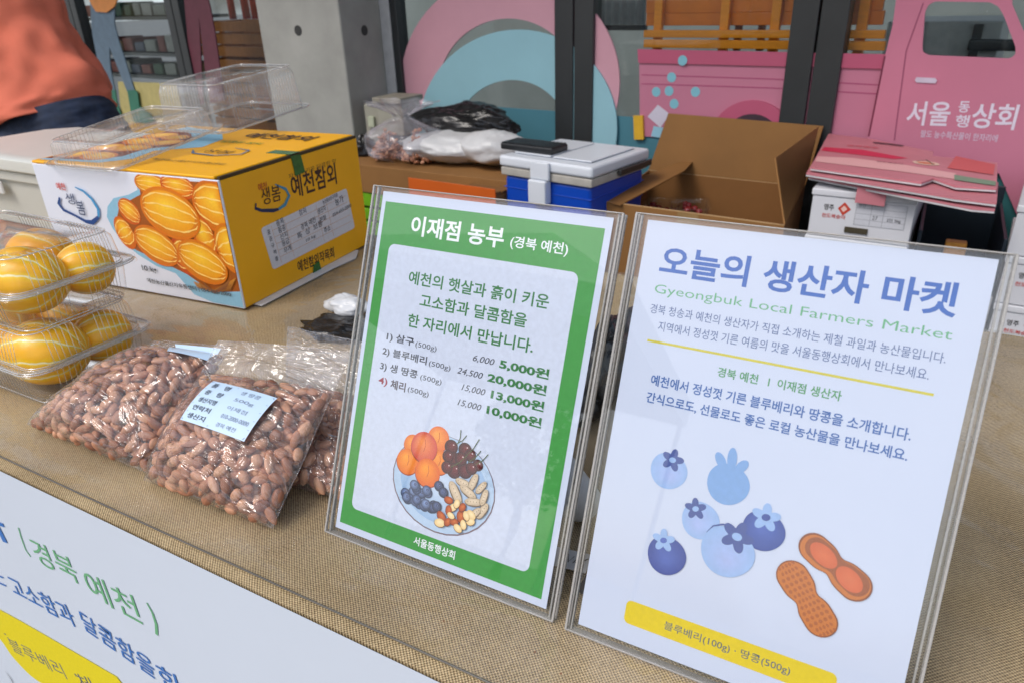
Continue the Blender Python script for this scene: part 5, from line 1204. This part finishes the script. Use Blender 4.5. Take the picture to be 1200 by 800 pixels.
a = kq(991, 172); k.text('경북영주', a[0], a[1], .08, .018, rgb(200, 60, 75), .02, rot=-9); a = kq(1026, 191); k.text('천도복숭아', a[0], a[1], .06, .014, rgb(120, 40, 60), .01, rot=-9)
k.line([kq(1023, 168), kq(1058, 172)], .012, (.02, .015, .015))
k.build('carton_print', t)
# folded tab hanging in front of the top box
q0, q1 = aty(1006, 213, 1.555), aty(1041, 218, 1.545)
MB().hexa([V3((q0.x, 1.553, -.035)), V3((q1.x, 1.548, -.037)), V3((q1.x, 1.552, -.037)), V3((q0.x, 1.557, -.035)), V3((q0.x, 1.553, .002)), V3((q1.x, 1.548, .0)), V3((q1.x, 1.552, .0)), V3((q0.x, 1.557, .002))]).build('tab', m_pc, t, bevel=.001)
# crate added to fill the dark area between the stacks
t = thing('filler_crate', 'dark navy open crate added to fill the dark area between the two stacks of white cartons', 'crate', (.5, 1.75, BZ))
mn = pm('navy_plastic', (.012, .022, .035), .45)
MB().box(.432, .610, 1.60, 1.61, BZ + .001, -.235).build('front_wall', pm('pale_carton_edge', (.30, .29, .30), .6), t, bevel=.002); MB().box(.432, .610, 1.95, 1.96, BZ + .001, -.06).build('back_wall', mn, t, bevel=.002)
for a in (.432, .602): MB().box(a, a + .008, 1.611, 1.949, BZ + .001, -.10).build('side_wall', mn, t, bevel=.002)
MB().box(.441, .601, 1.611, 1.949, BZ + .001, BZ + .006).build('crate_floor', mn, t)
c = aty(1120, 287, 1.65); tag(MB().box(c.x - .022, c.x + .022, 1.63, 1.66, BZ + .007, c.z + .01).build('small_packet', pm('ochre', rgb(190, 130, 50), .5), None, bevel=.003), 'small ochre packet standing in the dark crate', 'packet')

# open cardboard box
FL, FR, BR, BL = atz(708, 237, -.12), atz(919, 265, -.12), atz(913, 216, -.12), atz(785, 202, -.12)
dv = ((BL - FL) + (BR - FR)) / 2; dv = dv.normalized() * min(dv.length, .46); BL = FL + dv; BR = FR + dv
t = thing('cardboard_box', 'large open brown cardboard box with raised flaps right of the cooler', 'cardboard box', tuple((FL + BR) / 2 + UP * (BZ - (-.12))))
def wall(a, b, z0, z1, nm, mat, th=.005, inward=None):
    n = (b - a).cross(UP).normalized()
    if inward and n.dot(inward - a) < 0: n = -n
    P = [V3((a.x, a.y, z0)), V3((b.x, b.y, z0)), V3((b.x, b.y, z1)), V3((a.x, a.y, z1))]
    return MB().hexa([P[0], P[1], P[1] + n * th, P[0] + n * th, P[3], P[2], P[2] + n * th, P[3] + n * th]).build(nm, mat, t, bevel=.001)
cen = (FL + BR) / 2
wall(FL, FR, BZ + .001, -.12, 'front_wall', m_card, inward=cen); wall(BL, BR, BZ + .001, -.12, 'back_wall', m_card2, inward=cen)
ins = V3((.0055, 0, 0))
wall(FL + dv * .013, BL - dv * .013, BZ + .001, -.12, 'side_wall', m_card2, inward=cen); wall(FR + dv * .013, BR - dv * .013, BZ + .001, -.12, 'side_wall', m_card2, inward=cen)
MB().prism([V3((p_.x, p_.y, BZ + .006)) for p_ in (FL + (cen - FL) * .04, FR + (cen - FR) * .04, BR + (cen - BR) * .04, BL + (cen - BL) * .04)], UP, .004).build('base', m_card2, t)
def flap(P, nm='flap', mat=m_card):
    n = (P[1] - P[0]).cross(P[-1] - P[0]); n = n if n.dot(C0 - P[0]) > 0 else -n
    MB().prism(P, n, .0045).build(nm, mat, t, bevel=.0012)
yb = BL.y
flap([BL + V3((0, .002, .001)), BR + V3((0, .002, .001)), aty(965, 148, BR.y + .03), aty(783, 133, BL.y + .03)])
# left flap folded over the inside, right flap standing up
flap([FL + V3((-.001, .003, .001)), atz(727, 240, -.117), atz(802, 200, -.085), atz(821, 180, -.075), atz(742, 211, -.10)], mat=m_card)
flap([FR + V3((.0, .012, .001)), BR + V3((0, -.01, .001)), aty(960, 148, BR.y - .02), aty(909, 185, FR.y + .17)])
# packing tape along the front wall and worn paler edges
nf = (FR - FL).cross(UP).normalized(); mid_ = (FL + FR) / 2; ax1 = (FR - FL).normalized()
MB().hexa([mid_ - ax1 * .03 + nf * .0012 + UP * (BZ + .05 + .12) * 0 + UP * 0 + V3((0, 0, -.0)), mid_ + ax1 * .03 + nf * .0012, mid_ + ax1 * .03 + nf * .0004, mid_ - ax1 * .03 + nf * .0004,
           mid_ - ax1 * .03 + nf * .0012 - UP * .07, mid_ + ax1 * .03 + nf * .0012 - UP * .07, mid_ + ax1 * .03 + nf * .0004 - UP * .07, mid_ - ax1 * .03 + nf * .0004 - UP * .07]).build('tape', pm('brown_tape', (.30, .19, .08), .2), t)
MB().tube([BL.lerp(BR, i / 12) + V3((0, -.002, .0005)) for i in range(13)], .0016, 5).build('fold_crease', m_cut, t, smooth=True)
MB().tube([FL.lerp(FR, i / 12) + V3((0, .0025, .0008)) for i in range(13)], .0022, 5).build('cut_edge', m_cut, t, smooth=True)
# contents: clear packs of dark red fruit
t0 = t
m_cherry = pm('cherry_red', (.22, .015, .02), .2, .3, 30)
for k, (px, py, lab) in enumerate(((745, 243, 'clear pack of dark red cherries at the left inside the open box'), (775, 240, 'clear pack of cherries in the middle of the open box'), (808, 240, 'clear pack of cherries at the right inside the open box'))):
    c = atz(px, py, -.19); tt = thing('fruit_pack', lab, 'fruit pack', (c.x, c.y, BZ + .01), 'fruit packs in the open cardboard box')
    M = rotz(k * 20 - 20, (c.x, c.y, 0)); zb_ = BZ + .0075
    tray_mesh(-.05, .05, -.06, .06, zb_, -.185, .006, .008, 0, M).build('pack_shell', m_petw, tt, smooth=True, fix=False)
    rg = random.Random(k); mb = MB()
    for q_ in range(60): mb.ell(M @ V3((rg.uniform(-.036, .036), rg.uniform(-.046, .046), rg.uniform(zb_ + .02, -.195))), (.011, .011, .010), nu=8, nv=6)
    o = mb.build('cherries', m_cherry, tt, smooth=True, fix=False); o['kind'] = 'stuff'

# cooler
fr = atz(694, 196, 0.0); fl = atz(584, 181, 0.0); ax_ = (fl - fr).normalized(); yaw_ = math.degrees(atan2(-ax_.y, -ax_.x))
t = thing('cool_box', 'blue cool box with white lid and front latch left of the open cardboard box', 'cool box', (fr.x, fr.y, BZ))
M = rotz(yaw_, (fr.x, fr.y, 0)); WW, DD = (fl - fr).length, .31
m_cb = pm('cooler_blue', rgb(0, 66, 176), .35, .05, 8); m_cw = pm('cooler_white', (.66, .70, .76), .35, .03, 8); m_cg = pm('cooler_seal', (.42, .40, .36), .5)
MB().box(-WW + .012, -.012, .012, DD - .012, BZ + .001, -.06, M).build('body', m_cb, t, bevel=.012, seg=3)
for k in range(5): 
    z_ = -.095 - k * .045; MB().box(-WW + .010, -.010, .010, DD - .010, z_ - .003, z_, M).build('ridge', m_cb, t, bevel=.0014)
MB().box(-WW + .004, -.004, .004, DD - .004, -.0605, -.036, M).build('seal_band', m_cg, t, bevel=.004)
MB().box(-WW, 0, 0, DD, -.0345, -.002, M).build('lid', m_cw, t, bevel=.009, seg=3)
for a, b in ((-WW + .03, -WW / 2 - .005), (-WW / 2 + .005, -.03)): MB().box(a, b, .04, DD - .04, .0001, .0045, M).build('lid_recess', m_cw, t, bevel=.002)
lpl = MB().box(-WW * .62, -WW * .42, -.012, -.0005, -.055, -.004, M).build('latch_plate', m_cw, t, bevel=.004)
MB().box(-WW * .62 - .003, -WW * .44, -.020, .0115, -.125, -.0555, M).build('latch', m_cw, lpl, bevel=.005)
MB().box(.0005, .012, .13, DD - .004, -.05, -.032, M).build('handle_slot', pm('handle_dark', (.03, .03, .03), .4), t, bevel=.003)
# black ribbed case on top
t = thing('card_reader_case', 'flat black ribbed plastic case lying on the cool box lid', 'case', tuple(atz(625, 172, .005)))
c = atz(624, 176, .006); Mc = rotz(-9, (c.x, c.y, .0052)); m_rib = pm('ribbed_black', (.015, .017, .02), .35)
MB().box(-.095, .095, -.035, .05, 0, .02, Mc).build('case_body', m_rib, t, bevel=.005)
for k in range(14): MB().box(-.09 + k * .0133, -.083 + k * .0133, -.032, .047, .0202, .0225, Mc).build('rib', m_rib, t, bevel=.0006)
# brown carton, orange box, green crate
c1 = atz(425, 194, -.1); c2 = atz(478, 200, -.1); yw = math.degrees(atan2((c2 - c1).y, (c2 - c1).x))
t = thing('kraft_carton', 'closed brown carton carrying the peanut bag and the white foam bag', 'carton', tuple(c1 + UP * (BZ + .18)))
M = rotz(yw, (c1.x - .12, c1.y + .01, 0))
MB().box(0, .80, 0, .36, -.199, -.1, M).build('carton_body', m_card, t, bevel=.003); MB().box(.001, .799, .17, .176, -.0999, -.0992, M).build('flap_seam', m_cut, t)
t = thing('green_crate', 'bright green plastic crate under the brown carton beside the yellow carton', 'crate', tuple(c1 + UP * (BZ + .1)))
mg = pm('lime_plastic', rgb(108, 168, 22), .45)
for z0, z1 in ((BZ + .001, BZ + .05), (BZ + .06, BZ + .1), (BZ + .11, -.201)): MB().box(.02, .78, .005, .35, z0, z1, M).build('side_slat', mg, t, bevel=.003)
for a in (.025, .4, .75): MB().box(a, a + .02, -.003, .002, BZ + .0012, -.202, M).build('rib', mg, t, bevel=.002)
oa, ob = atz(479, 208, -.1), atz(581, 222, -.1)
t = thing('orange_box', 'flat orange paper box in front of the white foam bag', 'box', tuple((oa + ob) / 2 + UP * (BZ + .1)))
M2 = rotz(math.degrees(atan2((ob - oa).y, (ob - oa).x)), (oa.x, oa.y - .0, 0)); mo = pm('orange_paper', rgb(200, 90, 18), .5, .06, 9); wo = (ob - oa).length
ydep = .10
MB().box(0, wo, -.004, -.0005, BZ + .001, -.1, M2).build('front_panel', mo, t, bevel=.001); MB().box(0, wo, .0, ydep, BZ + .001, -.125, M2).build('box_body', m_card, t, bevel=.002)
for k in range(3): MB().box(wo * .55, wo - .002, .005 + k * .03, .03 + k * .03, -.1248, -.112 - k * .003, M2).build('inner_flap', m_card2, t, bevel=.001)

# white foam bag and black bag
m_foam = pm('white_foam', (.58, .59, .60), .4, .05, 10, 1, 70)
c = aty(535, 193, 1.86)
t = thing('foam_sheet_bag', 'bulky white foam sheet bag lying on the brown carton under the black bag', 'bag', (c.x, c.y, -.1))
crumple((c.x, c.y, -.045), .20, .12, .050, 21, amp=.15, sharp=1.8, zmin=-.098, nu=70, nv=40, yaw=10).build('foam_roll', m_foam, t, smooth=True)
c = aty(575, 185, 1.84); crumple((c.x + .01, c.y, -.035), .12, .09, .056, 25, amp=.14, sharp=1.9, zmin=-.098, nu=50, nv=30).build('foam_end', m_foam, t, smooth=True)
c = aty(547, 152, 1.95)
t = thing('black_plastic_bag', 'shiny black plastic bag crumpled on top of the white foam bag', 'bag', (c.x, c.y, c.z - .03))
crumple((c.x, c.y, c.z + .012), .19, .09, .072, 31, amp=.26, sharp=1.7, zmin=-.3, nu=80, nv=46, yaw=4).build('bag_body', m_blackbag, t, smooth=True)
c2_ = aty(512, 152, 1.87); crumple(tuple(c2_), .035, .02, .022, 35, amp=.3, zmin=-.3).build('bag_window', pm('bag_print', (.16, .18, .19), .4, .5, 60), t, smooth=True)
# knotted peanut bag
c = aty(474, 176, 1.80)
t = thing('knotted_peanut_bag', 'clear knotted bag of peanuts on the brown carton behind the yellow carton', 'bag of peanuts', (c.x, c.y, -.099), 'clear plastic bags of shelled peanuts')
rg = random.Random(77); mb = MB()
cc2 = [(-.068, .0), (.066, .0)]
for k in range(620):
    q_ = cc2[k % 2]; a = rg.uniform(0, 6.28); e = rg.random() ** .5; zz = rg.random()
    p_ = V3((c.x + q_[0] + cos(a) * e * .068, c.y + q_[1] + sin(a) * e * .05, -.088 + zz * .105 * (1.15 - e))); vs, fs = NUTBASE[k % 6]; Mr = Matrix.Rotation(rg.uniform(0, 3), 3, 'X') @ Matrix.Rotation(rg.uniform(0, 3), 3, 'Z')
    mb.add([p_ + Mr @ v for v in vs], fs)
o = mb.build('peanuts', m_nut, t, smooth=True, fix=False); o['kind'] = 'stuff'
m_film2 = clear('thin_bag_film', (.97, .97, .98), .12, .14, (.72, .7, .78), .8, 30, 1.4, .03)
def kb(u_, v_):
    a = 2 * pi * u_; prof = [(0, .05), (.12, .13), (.32, .15), (.55, .11), (.72, .035), (.78, .028), (.9, .08), (1., .13)]
    for i in range(len(prof) - 1):
        if v_ <= prof[i + 1][0]: s_ = (v_ - prof[i][0]) / (prof[i + 1][0] - prof[i][0]); r_ = prof[i][1] * (1 - s_) + prof[i + 1][1] * s_; break
    w = 1 + .16 * sin(a * 7 + v_ * 9) * (v_ ** 1.5) + .25 * noise.noise(V3((cos(a) * 2, sin(a) * 2, v_ * 5)))
    return V3((c.x + cos(a) * r_ * w, c.y + sin(a) * r_ * .75 * w, -.097 + .20 * v_ + .02 * noise.noise(V3((cos(a) * 3, sin(a) * 3, 2))) * v_))
MB().grid(kb, 90, 40, closed=True).build('bag_film', m_film2, t, smooth=True, fix=False)
tag(crumple(tuple(aty(428, 180, 1.85)), .05, .05, .06, 41, amp=.3, zmin=-.098).build('black_pouch', m_blackbag, None, smooth=True), 'small black pouch beside the corner of the yellow carton', 'pouch')

# ================================================================== PERSON
t = thing('person', 'person in a coral t-shirt and dark blue jeans leaning over, seen from waist to back', 'person', (-1.85, 1.0, GZ))
m_skin = pm('skin', (.52, .32, .22), .5, .05, 12, sss=.05); m_shirt = pm('coral_cloth', rgb(220, 116, 90), .9, .10, 5, .5, 500); m_jean = pm('dark_denim', (.012, .022, .05), .85, .35, 40, .3, 400); m_hair = pm('black_hair', (.015, .012, .01), .5, .3, 60); m_shoe = pm('shoe_grey', (.2, .2, .2), .6)
J = {'pel': ((-1.84, 1.0, .12), .10), 'sp1': ((-1.88, 1.0, .28), .12), 'sp2': ((-1.95, .99, .45), .13), 'ch': ((-2.01, .98, .60), .12), 'nk': ((-2.05, .98, .70), .055), 'hd0': ((-2.07, .975, .76), .06), 'hd1': ((-2.10, .97, .85), .085), 'hd2': ((-2.115, .965, .92), .07),
     'hR': ((-1.75, .98, .06), .095), 'kR': ((-1.74, .95, -.30), .06), 'aR': ((-1.76, .98, -.66), .04), 'tR': ((-1.78, 1.10, -.715), .032), 'hL': ((-1.94, 1.02, .06), .095), 'kL': ((-1.96, 1.06, -.30), .06), 'aL': ((-1.97, 1.02, -.66), .04), 'tL': ((-1.99, 1.14, -.715), .032),
     'sR': ((-1.90, .98, .63), .06), 'eR': ((-2.12, .86, .44), .042), 'wR': ((-2.34, .84, .36), .03), 'pR': ((-2.41, .86, .34), .033),
     'sL': ((-2.18, .99, .62), .06), 'eL': ((-2.36, 1.0, .42), .042), 'wL': ((-2.50, 1.02, .30), .03), 'pL': ((-2.55, 1.06, .27), .033)}
E_ = [('pel', 'sp1'), ('sp1', 'sp2'), ('sp2', 'ch'), ('ch', 'nk'), ('nk', 'hd0'), ('hd0', 'hd1'), ('hd1', 'hd2'), ('pel', 'hR'), ('hR', 'kR'), ('kR', 'aR'), ('aR', 'tR'), ('pel', 'hL'), ('hL', 'kL'), ('kL', 'aL'), ('aL', 'tL'), ('ch', 'sR'), ('sR', 'eR'), ('eR', 'wR'), ('wR', 'pR'), ('ch', 'sL'), ('sL', 'eL'), ('eL', 'wL'), ('wL', 'pL')]
for s_, sg in (('R', 1), ('L', -1)):
    p0 = V3(J['p' + s_][0])
    for i in range(5):
        k1 = 'f%s%d' % (s_, i); k2 = k1 + 'b'; sp = (i - 1.5) * .02; ln = (.055, .07, .075, .068, .05)[i]
        if i == 0: J[k1] = (tuple(p0 + V3((sg * -.035, -.01, -.01))), .012); J[k2] = (tuple(p0 + V3((sg * -.055, .02, -.02))), .010)
        else: J[k1] = (tuple(p0 + V3((sg * sp * .9, .04, -.004))), .010); J[k2] = (tuple(p0 + V3((sg * sp, .04 + ln * .6, -.03))), .0085)
        E_ += [('p' + s_, k1), (k1, k2)]
keys = list(J); me = bpy.data.meshes.new('body'); me.from_pydata([J[k][0] for k in keys], [(keys.index(a), keys.index(b)) for a, b in E_], [])
o = link('body', me, m_skin, t); sk = o.modifiers.new('skin', 'SKIN'); sk.use_smooth_shade = True
for i, k in enumerate(keys): me.skin_vertices[0].data[i].radius = (J[k][1], J[k][1]); me.skin_vertices[0].data[i].use_root = (k == 'pel')
ss = o.modifiers.new('sub', 'SUBSURF'); ss.levels = 2; ss.render_levels = 2
def loft2(path, mat, nm, folds=.01, nu=72, nv=60, fs=1., thick=.003):
    """path: list of (centre, rx, ry, tilt)"""
    def f_(u_, v_):
        q_ = v_ * (len(path) - 1); i = min(len(path) - 2, int(q_)); s_ = q_ - i; s_ = s_ * s_ * (3 - 2 * s_) if False else s_
        a, b = path[i], path[i + 1]; cc_ = V3(a[0]).lerp(V3(b[0]), s_); rx = a[1] + (b[1] - a[1]) * s_; ry = a[2] + (b[2] - a[2]) * s_; ti_ = a[3] + (b[3] - a[3]) * s_
        an = 2 * pi * u_; d = V3((cos(an), sin(an), 0)); k = 1 + folds * fs * (sin(an * 5 + v_ * 6) * (1 - v_) * 1.5 + 3.2 * noise.noise(V3((d.x * 1.6 + v_ * 2, d.y * 1.6, v_ * 5))) + 2. * noise.noise(V3((d.x * 3 - v_ * 5, d.y * 3, v_ * 14))) - 3. * abs(noise.noise(V3((d.x * 2.4 + v_ * 6, d.y * 2.4 + 4, v_ * 3 - d.x * 2)))) )
        return cc_ + V3((d.x * rx * k * cos(ti_), d.y * ry * k, d.x * rx * k * sin(ti_)))
    o = MB().grid(f_, nu, nv, closed=True).build(nm, mat, t, smooth=True, fix=False); sd_ = o.modifiers.new('cloth', 'SOLIDIFY'); sd_.thickness = thick; return o
tl = radians(17)
loft2([((-1.895, .99, .125), .245, .185, tl), ((-1.90, .99, .17), .24, .18, tl), ((-1.925, .99, .26), .22, .165, tl), ((-1.955, .985, .36), .205, .155, tl * .8), ((-1.985, .98, .46), .205, .155, tl * .6), ((-2.01, .98, .56), .215, .15, tl * .5), ((-2.02, .98, .64), .19, .13, .1), ((-2.04, .98, .69), .11, .10, .1), ((-2.045, .98, .705), .075, .075, .1)], m_shirt, 'tshirt', .032)
for s_, sg in (('R', 1), ('L', -1)):
    a, b = V3(J['s' + s_][0]), V3(J['e' + s_][0])
    d = (b - a); MB().tube([a - d * .1, a + d * .1, a + d * .5, a + d * .72], [.075, .082, .078, .080], 20, cap=False).build('sleeve', m_shirt, t, smooth=True, fix=False)
loft2([((-1.72, .96, -.66), .062, .07, 0), ((-1.735, .95, -.35), .082, .09, 0), ((-1.74, .97, -.12), .115, .12, 0), ((-1.76, .98, .0), .14, .13, 0)], m_jean, 'trouser_leg', .010)
loft2([((-1.97, 1.03, -.66), .062, .07, 0), ((-1.96, 1.05, -.35), .082, .09, 0), ((-1.95, 1.03, -.12), .115, .12, 0), ((-1.92, 1.01, .0), .14, .13, 0)], m_jean, 'trouser_leg', .010)
loft2([((-1.81, .985, -.06), .215, .16, .1), ((-1.81, .985, .03), .232, .17, .12), ((-1.835, .985, .09), .222, .16, .2), ((-1.85, .985, .16), .195, .14, .25)], m_jean, 'trouser_seat', .012)
crumple((-2.105, .95, .885), .098, .115, .11, 51, amp=.08, zmin=-9).build('hair', m_hair, t, smooth=True)
for s_ in 'RL':
    a = V3(J['a' + s_][0]); MB().ell(a + V3((0, .06, -.05)), (.045, .12, .04), nu=16, nv=10).build('shoe', m_shoe, t, smooth=True)
# unseen white tent, added for its bright reflection in the green poster
t = thing('reflection_tent', 'unseen white peaked tent added for its reflection in the green poster', 'tent', (-2.7, -5.4, GZ))
m_tent = pm('tent_white', (.75, .76, .78), .6)
tx, ty = -2.7, -5.4
for sx in (-1.5, 1.5):
    for sy in (-1.5, 1.5): MB().tube([(tx + sx, ty + sy, GZ), (tx + sx, ty + sy, 1.95)], .025, 8).build('tent_pole', m_cw, t)
mb = MB(); c4 = [(tx - 1.55, ty - 1.55, 1.96), (tx + 1.55, ty - 1.55, 1.96), (tx + 1.55, ty + 1.55, 1.96), (tx - 1.55, ty + 1.55, 1.96)]
mb.add(c4 + [(tx, ty, 3.1)], [(0, 1, 4), (1, 2, 4), (2, 3, 4), (3, 0, 4)]); mb.build('roof', m_tent, t)
mb = MB(); mb.add(c4 + [(x, y, 1.7) for x, y, _ in c4], [(0, 1, 5, 4), (1, 2, 6, 5), (2, 3, 7, 6), (3, 0, 4, 7)]); mb.build('valance', m_tent, t)
